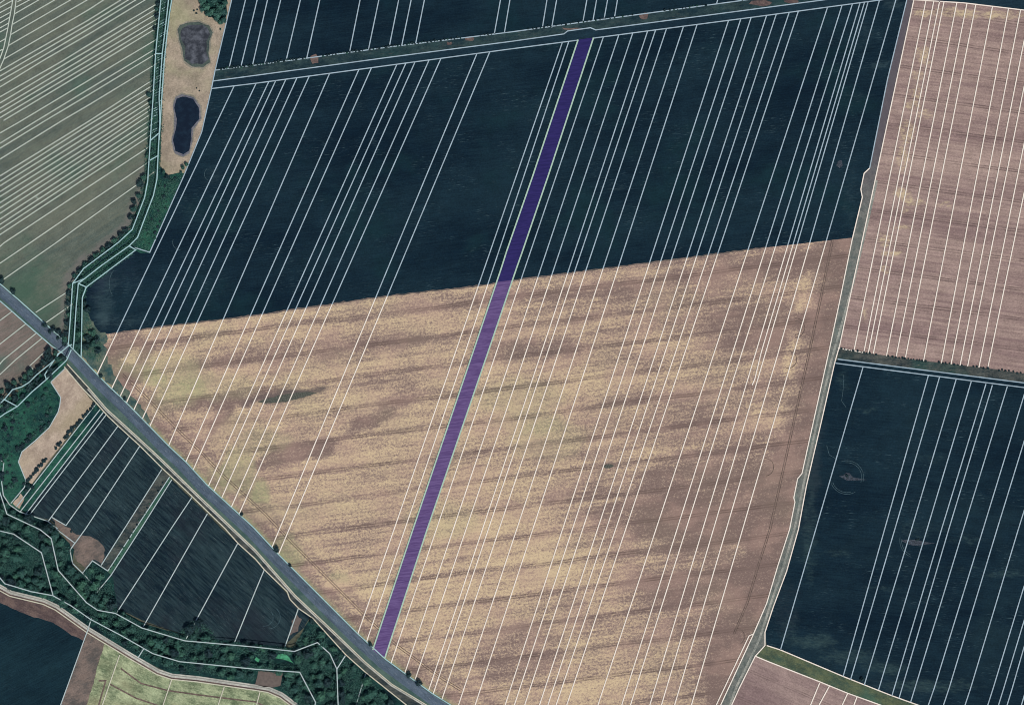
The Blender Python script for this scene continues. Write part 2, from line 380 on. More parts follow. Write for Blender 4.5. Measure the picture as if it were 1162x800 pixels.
def cover_t(key):
    def fn(x, y):
        c = [.08 * mn.noise((x / 30, y / 9, 1)) + .05, .1 * mn.noise((x / 60, y / 40, 5))]
        wx = x + 8 * mn.noise((x / 15, y / 15, 3)); wy = y + 5 * mn.noise((x / 15, y / 15, 8))
        for cx, cy, rx, ry, ch, am in TB[key]:
            if abs(wx - cx) > 2 * rx or abs(wy - cy) > 2 * ry: continue
            r = ((wx - cx) / rx) ** 2 + ((wy - cy) / ry) ** 2
            c[ch] += am * .7 * (1 - sm(.2, 3, r))
        return (max(0, min(1, c[0])), max(0, min(1, c[1])), 0, 1)
    return fn
def cover_w(x, y):
    d_ = seg_dist(x, y, S1[1:]) if x > 40 and y > 100 else 99
    c = .95 * (1 - sm(9, 20, d_ + 6 * mn.noise((x / 14, y / 14, 2)))) * sm(150, 220, y)
    g = sm(250, 330, y) * (1 - sm(40, 110, x)) * .8 + .25 * mn.noise((x / 40, y / 25, 6))
    return (max(0, min(1, c)), max(0, min(1, g)), 0, 1)
def sm(a, b, x):
    t = max(0, min(1, (x - a) / (b - a))); return t * t * (3 - 2 * t)
def seg_dist(px, py, line):
    best = 1e9
    for i in range(len(line) - 1):
        ax, ay = line[i]; bx, by = line[i + 1]; dx, dy = bx - ax, by - ay
        t = max(0, min(1, ((px - ax) * dx + (py - ay) * dy) / (dx * dx + dy * dy)))
        best = min(best, math.hypot(px - ax - t * dx, py - ay - t * dy))
    return best
sheet('pasture', [(-180, -120), (190, -120)] + S1[1:] + NE[3:0:-1] + [(-180, 170)], Z, M['west'], rough_edge=.8, grid=5.0, attr=cover_w)
sheet('pasture', [(-180, 195)] + W0[1:] + [(62, 410), (43, 425), (26, 439), (0, 455), (-180, 540)], Z, M['west_low'])
sheet('stream_meadow', [(182, -120), (200, -120), (196, 0), (193, 17), (188, 60), (184, 116), (181, 190), (209, 197), (170, 287), (160, 287), (155, 284), (99, 326), (94.5, 338), (93.2, 406), (79, 392), (78, 361),
      (81, 322), (93, 303), (133, 273), (148, 259), (161, 225), (165, 206), (168, 164), (171, 112), (174, 62), (180, 0)], Z * 2, M['meadow'], rough_edge=1.6)
sheet('pond_bank', [(197, -120), (196, 0), (193.2, 17), (189.5, 40), (187, 69), (184.2, 116), (183, 150), (182, 188), (190, 199), (204, 196), (209, 197), (229, 150), (240, 101), (244, 81), (263, 0), (290, -120)],
      Z * 3, M['bank'], rough_edge=.5)
sheet('crop_field', [(290, -120), (1000, -120), (1000, -20)] + T1[-2:1:-1] + [(245, 80), (263, 0)], Z, M['crop_n'])
top = [p for p in T if p[0] > 239 and p[0] < 1010]
cut = [(967, 270), (870, 281), (755, 296), (592, 317), (540, 325), (430, 337.5), (290, 358), (175, 372), (117, 379.5)]
sheet('crop_field', top + [(1029, -3), (1007, 90.5), (986.8, 191), (980.5, 197), (976.8, 215), (978.5, 224)] + cut +
      [(110, 374), (100, 358), (94.5, 338), (99, 326), (155, 284), (160, 286), (170, 287), (209, 197), (229, 150), (240, 101)], Z, M['crop'], grid=4.5, attr=cover_t('c'))

BL = [  # blobs of cover: cx, cy, rx, ry, angle, amount, channel
    (330, 516, 44, 10, -14, -.5, 0), (362, 508, 20, 10, -20, -.4, 0), (425, 474, 38, 8, -28, -.55, 0), (470, 446, 34, 6, -12, -.45, 0), (440, 436, 30, 8, -5, -.3, 0),
    (252, 470, 26, 7, -55, -.6, 0), (285, 452, 62, 6, -8, -.7, 0), (228, 458, 40, 5, -8, -.4, 0), (324, 449, 42, 6, -9, .75, 2), (345, 444, 18, 3.5, -5, .7, 2),
    (607, 402, 30, 8, -5, .22, 2), (690, 528, 6, 2.6, -4, 1.2, 2), (600, 398, 60, 14, -5, -.35, 0), (650, 350, 70, 16, -6, -.25, 0), (780, 385, 50, 10, -6, .1, 0),
    (860, 370, 60, 26, -8, -.35, 0), (800, 560, 70, 60, -10, -.40, 0), (790, 640, 80, 70, -10, -.35, 0), (880, 600, 26, 100, 10, -.35, 0), (840, 740, 50, 50, 0, -.35, 0),
    (660, 500, 60, 40, -10, -.05, 0), (560, 640, 90, 60, -8, .12, 0), (585, 745, 50, 30, -10, -.35, 0), (640, 700, 50, 20, -8, -.15, 0), (730, 470, 80, 24, -8, -.1, 0),
    (720, 430, 90, 16, -8, .12, 0), (640, 450, 60, 18, -8, .12, 0), (890, 300, 50, 14, -8, -.5, 0), (720, 322, 150, 9, -8, -.35, 0), (500, 345, 160, 9, -8, -.2, 0), (145, 410, 26, 30, 20, -.6, 0),
    (320, 400, 120, 10, -9, -.3, 0), (420, 395, 60, 10, -9, -.35, 0), (500, 380, 60, 10, -8, -.2, 0), (905, 400, 16, 30, 10, .5, 0), (895, 470, 14, 40, 10, .35, 0), (915, 345, 14, 10, 0, .5, 0), (925, 320, 16, 10, 0, .4, 0),
    (150, 402, 14, 5, -40, .9, 0), (165, 425, 24, 10, 20, .35, 1), (200, 430, 36, 26, 30, .35, 1), (250, 440, 40, 14, 0, .25, 1), (268, 535, 24, 24, 40, .5, 1), (295, 558, 10, 12, 40, .7, 1), (300, 500, 30, 14, 0, .3, 1),
    (325, 625, 20, 16, 40, .5, 1), (385, 655, 12, 7, 10, .4, 1), (380, 665, 12, 6, 0, .6, 0), (500, 590, 40, 20, 0, .2, 1), (620, 500, 40, 22, 0, .25, 1), (590, 450, 50, 20, 0, .25, 1), (600, 480, 40, 12, 0, .2, 1),
    (700, 600, 50, 10, -8, -.25, 0), (730, 575, 60, 12, -8, -.35, 0), (650, 560, 40, 9, -8, -.35, 0), (690, 780, 60, 16, -6, .25, 0), (840, 765, 30, 8, -6, .2, 0), (740, 640, 60, 9, -6, .25, 0), (760, 610, 60, 7, -8, .25, 0),
    (650, 640, 50, 12, -8, .15, 0), (840, 625, 30, 10, -8, .35, 0), (835, 690, 20, 5, 0, .5, 0), (850, 680, 14, 5, 0, .4, 0), (800, 475, 50, 9, -8, -.3, 0), (790, 505, 60, 10, -8, .18, 0), (860, 480, 20, 10, -8, .25, 0)]
BLR = [(a, b, c, d_, math.cos(R(e)), math.sin(R(e)), f, ch) for a, b, c, d_, e, f, ch in BL]
def seg_dist(px, py, line):
    best = 1e9
    for i in range(len(line) - 1):
        ax, ay = line[i]; bx, by = line[i + 1]; dx, dy = bx - ax, by - ay
        t = max(0, min(1, ((px - ax) * dx + (py - ay) * dy) / (dx * dx + dy * dy)))
        best = min(best, math.hypot(px - ax - t * dx, py - ay - t * dy))
    return best
def sm(a, b, x):
    t = max(0, min(1, (x - a) / (b - a))); return t * t * (3 - 2 * t)
def cover(x, y):
    v = y + .125 * x
    c = [0.78 - .30 * sm(560, 840, x), 0.0, 0.0]
    c[0] += .30 * mn.fractal((x / 120, v / 11, 2.2), .7, 2.0, 6) + .18 * mn.noise((x / 30, y / 22, 5))
    c[1] += max(0, mn.noise((x / 60, y / 40, 8)) * .5) * (1 - sm(200, 520, x) * .75)
    wx, wy = x + 9 * mn.noise((x / 16, y / 16, 3)), y + 6 * mn.noise((x / 16, y / 16, 13))
    for cx, cy, rx, ry, ca, sa, am, ch in BLR:
        dx, dy = wx - cx, wy - cy
        if abs(dx) > rx * 2.2 + ry and abs(dy) > rx * 2.2 + ry: continue
        a = (dx * ca + dy * sa) / rx; b = (-dx * sa + dy * ca) / ry; r = a * a + b * b
        if r < 3: c[ch] += am * (1 - sm(.55, 1.7, r))
    dn = seg_dist(x, y, NE[3:]); c[0] -= .5 * (1 - sm(9, 19, dn)) + .35 * (1 - sm(2, 6, abs(dn - 26)))
    c[1] += .8 * (1 - sm(1, 5, dn))
    if x > 800:
        de = seg_dist(x, y, TW); c[0] -= .65 * (1 - sm(24, 46, de + 8 * mn.noise((x / 9, y / 9, 0))))
    return (max(0, min(1.3, c[0])), max(0, min(1, c[1])), max(0, min(1, c[2])), 1.0)
tw = [p for p in TW if p[1] > 268]
sheet('stubble_field', cut[::-1] + tw + [(640, 880)] + NE[-2:3:-1] + [(93.4, 400), (106, 380)], Z, M['stubble'], grid=4.0, attr=cover)
PK = [(1045, 16, 10, 5), (1075, 14, 22, 6), (1110, 17, 20, 5), (1145, 18, 20, 5), (1062, 30, 8, 3), (1047, 58, 9, 7), (1050, 70, 8, 6), (1042, 86, 7, 6), (1040, 105, 7, 8), (1036, 120, 8, 6), (1019, 219, 9, 4), (1028, 222, 8, 8),
      (1040, 230, 12, 4), (1072, 233, 10, 2), (1028, 240, 5, 4), (1025, 258, 12, 4), (1004, 272, 8, 9), (1008, 288, 9, 4), (1018, 288, 6, 3), (1004, 305, 6, 6), (982, 355, 3, 10), (1030, 150, 10, 14), (1024, 180, 8, 14), (1050, 130, 10, 5)]
def cover_p(x, y):
    c = .12 * mn.noise((x / 20, y / 9, 1)); wx = x + 4 * mn.noise((x / 9, y / 9, 3)); wy = y + 3 * mn.noise((x / 9, y / 9, 8))
    for cx, cy, rx, ry in PK:
        r = ((wx - cx) / rx) ** 2 + ((wy - cy) / ry) ** 2
        if r < 4: c += .75 * (1 - sm(.3, 2.2, r))
    return (max(0, min(1, c)), 0, 0, 1)
sheet('crop_edge_strip', [(x, y - .9) for x, y in cut[1:-1]] + [(130, 377), (130, 379)] + [(x, y + .6) for x, y in cut[-2:0:-1]], Z * 2.4, M['brown'], rough_edge=1.3)  # uneven brown strip along the crop and stubble boundary
sheet('grass_corner', [(93, 340), (101, 358), (112, 377), (124, 380), (119, 392), (121, 408), (131, 428), (146, 444), (166, 468), (172, 478), (168, 481), (152, 464.5), (125.5, 439), (93.4, 406)], Z * 2, M['corner'], rough_edge=4)
sheet('ploughed_field', TE[1:4] + EH1 + [(1320, 30)] + PT[2:0:-1] + [(1037, 0.5)], Z, M['pink'], grid=3.0, attr=cover_p)
sheet('grass_verge', [(1040, -80), (1320, -60)] + PT[::-1], Z, M['grass_road'])
sheet('hedge_strip', EH1 + EHA[::-1], Z * 2, M['scrub'], rough_edge=.7)
sheet('crop_field', EHA + [(1320, 900)] + SV1[::-1] + [(868, 717)] + TE[9:3:-1], Z, M['crop_e'], grid=4.5, attr=cover_t('e'))
sheet('grass_verge', SV1 + SV2[::-1], Z * 2, M['scrub_y'], rough_edge=.7)
sheet('ploughed_field', SV2 + [(1210, 960), (760, 960)] + TE[:-4:-1] , Z, M['pink_s'])
sheet('dirt_track', TW + TE[::-1], Z * 2, M['track'], grid=3.0, attr=lambda x, y: (1.25 - 1.25 * sm(120, 330, y), 0, 0, 1))
mid = [(954, 372), (943, 410), (927, 480), (912, 548), (902, 598), (888, 646), (874, 686), (862, 724), (850, 750), (836, 778), (828, 800), (780, 900)]
ribbons('track_surface', [[(995, 205), (985, 250), (968, 322)] + mid], 2.6, Z * 3.2, M['dustp'])
sheet('hedge_strip', T1[1:] + [(1036, -22), (1033, -4)] + T2[-2:0:-1], Z * 2, M['scrub_t'], rough_edge=.6)
sheet('grass_lane', T2[1:-1] + [(1029, -9), (1003, 0)] + T[-3:0:-1], Z * 3, M['grass_road'])
for cx, cy, rx, ry in [(357, 68, 5, 5.5), (533, 44.5, 5.5, 3), (510, 50, 2.5, 2.5), (731, 19, 5, 4), (863, 4, 13, 3.5), (650, 33, 12, 1.4), (898, 2, 9, 2)]:
    sheet('bare_patch', [(cx + rx * math.cos(a * .63), cy + ry * math.sin(a * .63)) for a in range(10)], Z * 4, M['redsoil'], rough_edge=2.2)
HL = offset(NE[6:-1], -19)
HL2 = offset(NE[6:-1], -21.3)
EHL = [(p[0] - 21, p[1]) for p in TW[7:-2] if p[1] not in (543, 564.6, 569.6)]
EHL2 = [(x - 2, y) for x, y in EHL]
ribbons('wheel_tracks', [HL, HL2, EHL, EHL2, arc0(902, 372, 11, -90, 90), arc0(902, 372, 8, -90, 90), arc0(894, 408, 10, -80, 100), arc0(868, 530, 10, -90, 80), arc0(836, 722, 9, -90, 60)], .75, Z * 2.6, M['soil_line'])
# verges and main road
sheet('road_verge', NE[0:] + W1[::-1] + W0[::-1], Z * 2, M['verge'], rough_edge=.3)
sheet('field_path', W1 + W2[::-1], Z * 2, M['scrub'], rough_edge=.3)
RC = offset(NE, 6.6)
rr = ribbons('main_road', [RC], 10.4, Z * 3, M['asphalt'])
dash = []
for i in range(len(RC) - 1):
    a, b = Vector(RC[i]), Vector(RC[i + 1]); L = (b - a).length; s = 0
    while s + 4 < L:
        dash.append([tuple(a.lerp(b, s / L)), tuple(a.lerp(b, (s + 3) / L))]); s += 9
ribbons('lane_marking', dash, .14, Z * 3 + .02, M['paint'], kind='structure', dz=0)
ribbons('dirt_path', [offset(W1, 1.8)[1:]], 1.5, Z * 3, M['gravel'])
# south-west mosaic
F1, F8, F10 = [(108.7, 458.7), (18.7, 575)], [(183.7, 532.5), (141, 600), (115, 641)], [(195, 544), (161, 599), (126, 652.5), (100, 684)]
sheet('meadow', [(-140, 520), (0, 458), (26, 441), (43, 426), (62, 412), (77, 408), (73, 418), (57.8, 434), (69, 452), (67, 465), (56, 485), (25, 512), (21, 524), (29.5, 546), (37, 549), (108.7, 458.7), (23, 580),
      (12, 572), (0, 560), (-140, 560)], Z * 2, M['meadow'], rough_edge=.6)
sheet('bare_field', [(74, 418), (57.8, 434), (68.5, 451), (68, 462), (56, 485), (40, 501), (25, 512.5), (21, 524), (29.5, 545), (36, 549), (50, 530), (76, 497), (98, 470), (107, 458), (93, 441)], Z * 3, M['bare'], rough_edge=.7)
sheet('crop_field', [(117, 467), (184, 531.5), (141, 600), (115, 641), (100, 632), (85, 616), (58, 590), (30, 584), (28.7, 584)], Z * 2, M['crop_s'], rough_edge=.5)
sheet('grass_strip', [(109, 459), (117.5, 468), (28.7, 584), (19, 576)], Z * 3, M['meadow'], rough_edge=.4)
sheet('bare_patch', [(60, 588), (74, 597), (86, 606), (98, 607), (112, 613), (120, 624), (116, 640), (106, 634), (97, 644), (87, 638), (83, 624), (70, 604)], Z * 4, M['brown'], rough_edge=3)
sheet('bare_patch', [(24, 560), (28, 566), (22, 577), (14, 571)], Z * 4, M['bare'], rough_edge=2)
sheet('grass_strip', [(183.7, 532.5), (192.5, 541), (153.7, 600), (122.5, 647.5), (115, 641), (141, 600)], Z * 3, M['scrub'], rough_edge=.8)
sheet('grass_strip', [(192.5, 541), (195, 544), (161, 599), (126, 652.5), (122.5, 647.5), (153.7, 600)], Z * 3.1, M['verge_d'], rough_edge=.4)
sheet('crop_field', [(195, 544), (270, 617), (300, 646), (328, 676), (339, 690), (352, 700), (345, 712), (320, 734), (270, 728), (215, 722), (165, 705), (133, 690), (128, 668), (126, 652.5)], Z * 2, M['crop_s'], rough_edge=.8)
sheet('bare_patch', [(336, 697), (343, 702), (336, 716), (328, 722), (331, 708)], Z * 3, M['clearing'], rough_edge=3)
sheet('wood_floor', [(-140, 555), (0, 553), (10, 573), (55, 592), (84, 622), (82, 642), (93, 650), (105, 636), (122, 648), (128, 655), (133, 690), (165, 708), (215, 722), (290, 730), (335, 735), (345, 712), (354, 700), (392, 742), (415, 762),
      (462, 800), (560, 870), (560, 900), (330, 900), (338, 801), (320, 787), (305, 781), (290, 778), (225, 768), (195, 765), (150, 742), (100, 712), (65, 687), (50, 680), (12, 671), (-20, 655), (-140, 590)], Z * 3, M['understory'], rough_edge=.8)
sheet('clearing', [(293, 761), (321, 763), (318, 778), (312, 779), (300, 779), (290, 776)], Z * 4, M['clearing'], rough_edge=1)
sheet('clearing', [(312, 746), (316, 742), (323, 741), (328, 745), (333, 752), (326, 749), (319, 748)], Z * 4, M['bright'], rough_edge=1)
sheet('clearing', [(289, 748), (291, 745), (295, 748), (293, 751)], Z * 4, M['bright'], rough_edge=1)
sheet('soil_strip', [(-140, 600), (-20, 662), (12, 675), (50, 684), (70, 694), (100, 716), (104, 722), (98, 728), (85, 722), (60, 706), (30, 697), (0, 684), (-140, 640)], Z * 3, M['redsoil'], rough_edge=1.4)
sheet('crop_field', [(-140, 610), (0, 672), (50, 690), (100, 717), (68, 800), (30, 900), (-140, 900)], Z * 2, M['crop_l'])
sheet('soil_strip', [(100, 716), (120, 728), (112, 750), (106, 775), (98, 800), (70, 900), (30, 900), (68, 800)], Z * 3.3, M['brown'], rough_edge=1)
sheet('pale_crop_field', [(118, 727), (150, 746), (183, 764), (225, 772), (290, 781), (318, 791), (335, 806), (350, 900), (70, 900), (98, 800), (106, 775)], Z * 2, M['pale_green'], rough_edge=1)
ribbons('wheel_tracks', [[(137, 758), (160, 775), (190, 783), (225, 788), (290, 796), (330, 815)], [(125, 776), (155, 792), (185, 802), (230, 806)], [(112, 772), (120, 772), (112, 800)]], 1.7, Z * 3.5, M['soil_line'])
ribbons('gravel_path', [PATH], 4.4, Z * 4, M['gravel'])
ribbons('gravel_verge', [offset(PATH, 2.9)], 1.4, Z * 4.5, M['redsoil'])
ribbons('gravel_rut', [offset(PATH, -.3)], .9, Z * 4.6, plain('rut_gravel', lin((140, 138, 130))))
# unsown diamonds and turning rings of the sprayer in the south-east crop
sheet('unsown_patch', [(952, 540), (957, 539.3), (960, 536.5), (964, 536.8), (968, 541.5), (984, 544.3), (968, 545), (961, 545)], Z * 2, M['diamond'], rough_edge=.3)
sheet('unsown_patch', [(1022, 613), (1030, 612), (1040, 612), (1047, 614), (1061, 616.3), (1047, 618), (1038, 619), (1030, 617)], Z * 2, M['diamond'], rough_edge=.6)
sheet('unsown_patch', [(951, 183), (955, 182), (956, 188), (953, 191), (949, 188)], Z * 2, M['diamond'], rough_edge=.6)
def arc(cx, cy, r, a0, a1, n=26): return [(cx + r * math.cos(R(a0 + (a1 - a0) * i / n)), cy + r * math.sin(R(a0 + (a1 - a0) * i / n))) for i in range(n + 1)]
ribbons('wheel_tracks', [arc(961, 541.5, 19, -110, 15), arc(961, 541.5, 16.8, -95, 20), arc(961, 541.5, 19, 60, 165), arc(961, 541.5, 17, 75, 160), arc(1041, 613, 20, 110, 190), arc(1041, 613, 18, 115, 185),
        [(938, 505), (941, 516), (950, 521)], [(957, 425), (957, 440), (955, 455), (960, 462)], arc(150, 322, 26, 150, 215), arc(205, 275, 9, 90, 200),
        arc(240, 198, 8, 120, 230), arc(305, 700, 13, -60, 90), arc(300, 700, 10, -40, 100)], .55, Z * 2.2, M['ring'])
sheet('weed_patch', [(292, 456), (305, 452), (316, 449), (328, 447), (340, 445), (352, 444.5), (360, 446.3), (352, 449), (340, 451.5), (328, 455), (312, 457), (300, 458)], Z * 1.6, M['weed'], rough_edge=1.2)
sheet('weed_patch', [(684.5, 529), (688, 526.5), (693, 526.5), (697.5, 528.3), (692, 531), (687, 531.5)], Z * 1.6, M['weed'], rough_edge=.8)
# ponds and stream
P1 = [(202.5, 35), (205, 30), (212.5, 27), (225, 25.8), (237, 30), (240.5, 38), (237, 47), (236, 60), (238, 70), (230, 76), (217.5, 75), (209, 69), (207.5, 55), (204, 45)]
P2 = [(200, 112), (207, 109), (219, 112), (226, 122), (226.5, 135), (218, 146), (217, 160), (215, 172), (208, 176), (199, 172.5), (196, 160), (199, 147), (200, 135), (197.5, 122)]
def grow(P, k):
    cx = sum(p[0] for p in P) / len(P); cy = sum(p[1] for p in P) / len(P)
    return [(p[0] + (p[0] - cx) / math.hypot(p[0] - cx, p[1] - cy) * k, p[1] + (p[1] - cy) / math.hypot(p[0] - cx, p[1] - cy) * k) for p in P]
M['rim'] = field_mat('reedy_rim', lin((58, 70, 68)), lin((86, 96, 88)), None, macro=(.05, .05), streak=(.3, .3))
M['damp'] = field_mat('damp_sand', lin((118, 116, 104)), lin((146, 138, 122)), None, macro=(.05, .05), streak=(.3, .3))
M['rim2'] = field_mat('muddy_rim', lin((84, 88, 100)), lin((120, 118, 120)), None, macro=(.05, .05), streak=(.3, .3))
sheet('wood_floor', [(224, -20), (227, 3), (234, 17), (244, 24), (250, 29), (256, 24), (259, 10), (256, -20)], Z * 4, M['understory'], rough_edge=3)
sheet('pond_rim', grow(P1, .8), Z * 4, M['rim'], rough_edge=1.2)
sheet('pond_water', grow(P1, -2.6), Z * 5, M['reed_water'], rough_edge=1.6)
sheet('damp_bank', grow(P1, 2.6), Z * 3.4, M['damp'], rough_edge=1.8)
sheet('damp_bank', grow(P2, 3.6), Z * 3.4, M['damp'], rough_edge=1.5)
sheet('pond_rim', grow(P2, 1.9), Z * 4, M['rim2'], rough_edge=1.2)
sheet('pond_water', grow(P2, -.6), Z * 5, M['water'], rough_edge=.7)
ribbons('stream_water', [[(188, -60), (187.6, 0), (183, 40), (180.5, 80), (177.5, 130), (175.5, 165), (174, 200), (169, 226), (154, 262), (143, 275), (110, 300), (89, 318), (84.5, 345), (82, 390), (78, 398)]], 1.6, Z * 4, M['stream_w'])

# ------------------------------------------------------------------ plot boundaries of the map overlay, added as strips
def ln(*a): return [(a[i], a[i + 1]) for i in range(0, len(a), 2)]
def y_on(line, x):
    for i in range(len(line) - 1):
        if line[i][0] <= x <= line[i + 1][0]:
            t = (x - line[i][0]) / (line[i + 1][0] - line[i][0]); return line[i][1] + t * (line[i + 1][1] - line[i][1])
def up_to(line, x, y, sl):         # walk up along dx/dy = sl until the line is met
    for _ in range(3000):
        yy = y_on(line, x)
        if yy is not None and y <= yy: return (x, y)
        y -= .25; x += .25 * sl
    return (x, y)
def down_to(line, x, y, sl, ymax=960):
    for _ in range(6000):
        if y > ymax: return (x, y)
        yy = y_on(line, x)
        if yy is not None and y >= yy: return (x, y)
        y += .25; x -= .25 * sl
    return (x, y)
XS = [  # x at rows 200, 400, 600
    (217.2, 122), (240.9, 146.1), (254.5, 159.9), (262.8, 170), (274, 181.9), (286.5, 195.7), (299.4, 208.2), (323.7, 237.1), (354, 265.7), (367.1, 278.3), (393.8, 304.3), (403.2, 313.4),
    (413.6, 324.8), (428.7, 340.1), (441.3, 352.6), (483.6, 400.5, 317.2), (496.7, 412.7, 328.2), (585.8, 516.7, 447.3), (594.5, 527.7, 459.5), (631.1, 563.1, 495.3), (648.7, 581.8, 514.4), (663.7, 596.7, 528.9),
    (680.5, 614.3, 547.5), (688.4, 621.3, 554.2), (700.5, 633.7, 566.4), (719.2, 652.7, 586.4), (735.2, 670.2, 604.6), (769.1, 703.8, 638.4), (781.7, 715.5, 649.5), (793.1, 727.2, 661.2), (810, 744.2, 678.1),
    (820.4, 754.5, 688), (833.4, 766.4, 698.6), (843.7, 777.1, 710), (876.2, 810.5, 744.4), (894.4, 831.3, 768.3), (905.3, 841.8, 778.5), (917.3, 857.6, 797.4), (922.8, 863.7), (927.3, 868.8, 809.6),
    (940.6, 883.1, 824.2), (958.8, 901, 842.7)]
def xcut(x, y): return None
dk_lines, tan_lines = [], []
cutl = sorted(cut + [(1010, 264)])
for r in XS:
    s0 = (r[0] - r[1]) / 200
    tp = up_to(T, r[0], 200, s0)
    pts = [tp, (r[0], 200), (r[1], 400)]
    if r == (922.8, 863.7): pts = [tp, (r[0], 200), (r[1], 400), (856.5, 430), (853.5, 437)]
    elif len(r) == 3:
        pts.append((r[2], 600)); s1 = (r[1] - r[2]) / 200
        pts.append(down_to(NE, r[2], 600, s1))
    else:
        pts.append(down_to(NE, r[1], 400, s0))
    # split where the crop ends
    a, b = pts[1], pts[2]
    best = None
    for k in range(801):
        t = k / 800; x = a[0] + (b[0] - a[0]) * t; y = a[1] + (b[1] - a[1]) * t
        yy = y_on(cutl, x)
        if yy is not None and y >= yy: best = (x, y); break
    if best is None: best = b
    dk_lines.append(pts[:2] + [best]); tan_lines.append([best] + pts[2:])
dk_lines += [ln(263, 0, 244, 81, 240, 101, 229, 150, 208.6, 200, 170, 286.5, 147.5, 279.5), ln(281, -80, 263, 0)]
LW = 1.2
ribbons('plot_boundaries', dk_lines, LW, .75, M['line_dark'])
ribbons('plot_boundaries', tan_lines, LW, .75, M['line_tan'])
north = [(278.7, 260, 77.5), (292, 273.7, 75), (303.7, 286.7, 74), (318.7, 300.5, 73), (341, 324.5, 70), (363, 348, 67), (408.7, 396.7, 60), (430, 418, 57.5), (452.5, 441.7, 53.7), (466.7, 456, 51.7), (481.7, 471.7, 50),
         (568, 561, 38.7), (578.7, 572.5, 37), (620.7, 615.7, 30.5), (631.7, 626, 32), (666, 661.7, 24), (677, 673, 23), (689.5, 685.7, 21), (700.7, 697.5, 19), (814.5, 813, 5)]
NL = []
for a, b, y in north:
    k = (a - b) / y; NL.append([(a + 90 * k, -90), (b, y)])
NL += [T1[1:-1], T2[1:], T[1:]]
ribbons('plot_boundaries', NL, LW, .80, M['line_dark'])
EX = [(1009.7, 970.6), (1020, 982.1), (1025.9, 987.3), (1031.4, 993.2), (1046.5, 1008.6), (1057.9, 1019.8), (1068.4, 1030.5), (1088.7, 1051.7), (1108.3, 1072.3), (1121, 1083.7), (1131.7, 1094.2), (1141.5, 1103.1),
      (1154.6, 1116.2), (1166, 1126.5)]
EL = []
for a, b in EX:
    s = (a - b) / 190
    EL.append([up_to(PT, a, 200, s), (a, 200), down_to(EH1, b, 390, s)])
EL += [PT, TE[:10], EH1[:2], TW[3:18], TE[9:13]]
ribbons('plot_boundaries', EL + [ln(870, 684, 855, 718.7, 850, 721, 812.5, 800, 770, 880), TW[17:], TE[12:]], LW, .80, M['line_tan'])
SX = [(979.3, 416.3, 925.7, 885.6, 737), (1053.4, 425.9, 1003.8, 956.7, 767), (1066, 428, 1015.4, 965, 771), (1084.8, 430.7, 1034.3, 980.6, 777), (1102, 433, 1052, 996.9, 782), (1118.7, 435.7, 1068.4, 1012, 789),
      (1126, 437, 1076.6, 1020, 792), (1143, 438.4, 1093.2, 1033.3, 796)]
SL = [[(a, b), (c, 600), (d_, e)] for a, b, c, d_, e in SX]
SL += [ln(1164.5, 440, 1115.5, 600, 1060.1, 780, 1048, 815), ln(1180, 442, 1131.4, 600, 1077, 780, 1062, 825), ln(1204, 445, 1155.5, 600, 1101.4, 780, 1080, 845), ln(1232, 448, 1161, 668, 1127, 780, 1095, 880),
       ln(1240, 450, 1161, 707, 1139, 780, 1105, 890), ln(1245, 450, 1161, 737, 1148.7, 780, 1115, 890), ln(1175, 745, 1150, 830)]
SL += [EHA, EHB, TW[0:4]]
ribbons('plot_boundaries', SL, LW, .85, M['line_dark'])
ribbons('plot_boundaries', [SV1, SV2, ln(930, 774.6, 919.5, 800, 890, 870), ln(941.6, 777, 929, 800, 900, 870), ln(961.7, 786.4, 955.4, 800, 925, 870), ln(972.5, 790, 968.7, 800, 940, 870)], LW, .85, M['line_tan'])
# west pasture
WL = [ln(0, 4.3, 6, 0), ln(0, 9, 14.5, 1), ln(0, 15, 13.4, 7.8), ln(0, 21, 12.5, 14.2), ln(0, 26.7, 11.2, 20), ln(0, 32.3, 9.5, 27), ln(0, 37, 8.6, 32.3), ln(0, 48, 7, 44), ln(0, 58, 3, 56.5),
      ln(18.5, 8.6, 34.5, 0), ln(19.8, 2.6, 25, 0), ln(17.2, 16, 45, 0), ln(14.6, 28, 63, 0), ln(12.5, 39.7, 81, 0), ln(10, 52, 100, 0), ln(4.3, 67.7, 100, 12, 118.5, 0),
      ln(0, 81, 22.4, 68, 100, 23.6, 138, 0), ln(0, 87, 32, 68, 100, 28.5, 146.6, 0), ln(0, 92.3, 42.3, 68, 100, 33.6, 155, 0), ln(0, 99.2, 51, 68, 100, 39.7, 165.6, 0), ln(0, 110.4, 72, 69, 100, 51.8, 183, 2),
      ln(0, 117.3, 80.5, 69, 100, 57.8, 182, 7.8), ln(0, 123.4, 91, 69, 100, 63.2, 181.5, 13.8), ln(0, 128.5, 100, 69, 180.7, 20.7), ln(0, 134, 109.5, 69, 180, 26), ln(4.3, 137, 100, 79.6, 179.4, 31.5),
      ln(0, 151.4, 25, 137, 100, 92, 138, 69, 178, 45), ln(0, 163, 42.3, 137, 100, 102, 155, 69, 178, 55), ln(0, 168.6, 51.8, 137, 100, 108.3, 164.7, 69, 177.6, 61), ln(0, 181, 70.8, 137, 100, 120, 181, 70.7)]
nl = [(200, 138.5, 179, 87.5), (206, 142.6, 176, 95.7), (211.3, 148.8, 175.5, 101.8), (217.8, 154.4, 175, 107.8), (223.4, 160.6, 174, 113.4), (230.3, 166.5, 173.8, 118.6), (236.3, 172, 173.3, 123.4), (242.4, 177.2, 173.3, 128.5),
      (249, 183.5, 173.3, 135), (255, 189.4, 172.5, 141.5), (260.5, 195, 171.6, 148), (266.5, 200.5, 171.2, 154)]
WL += [ln(0, a, 100, b, c, d_) for a, b, c, d_ in nl]
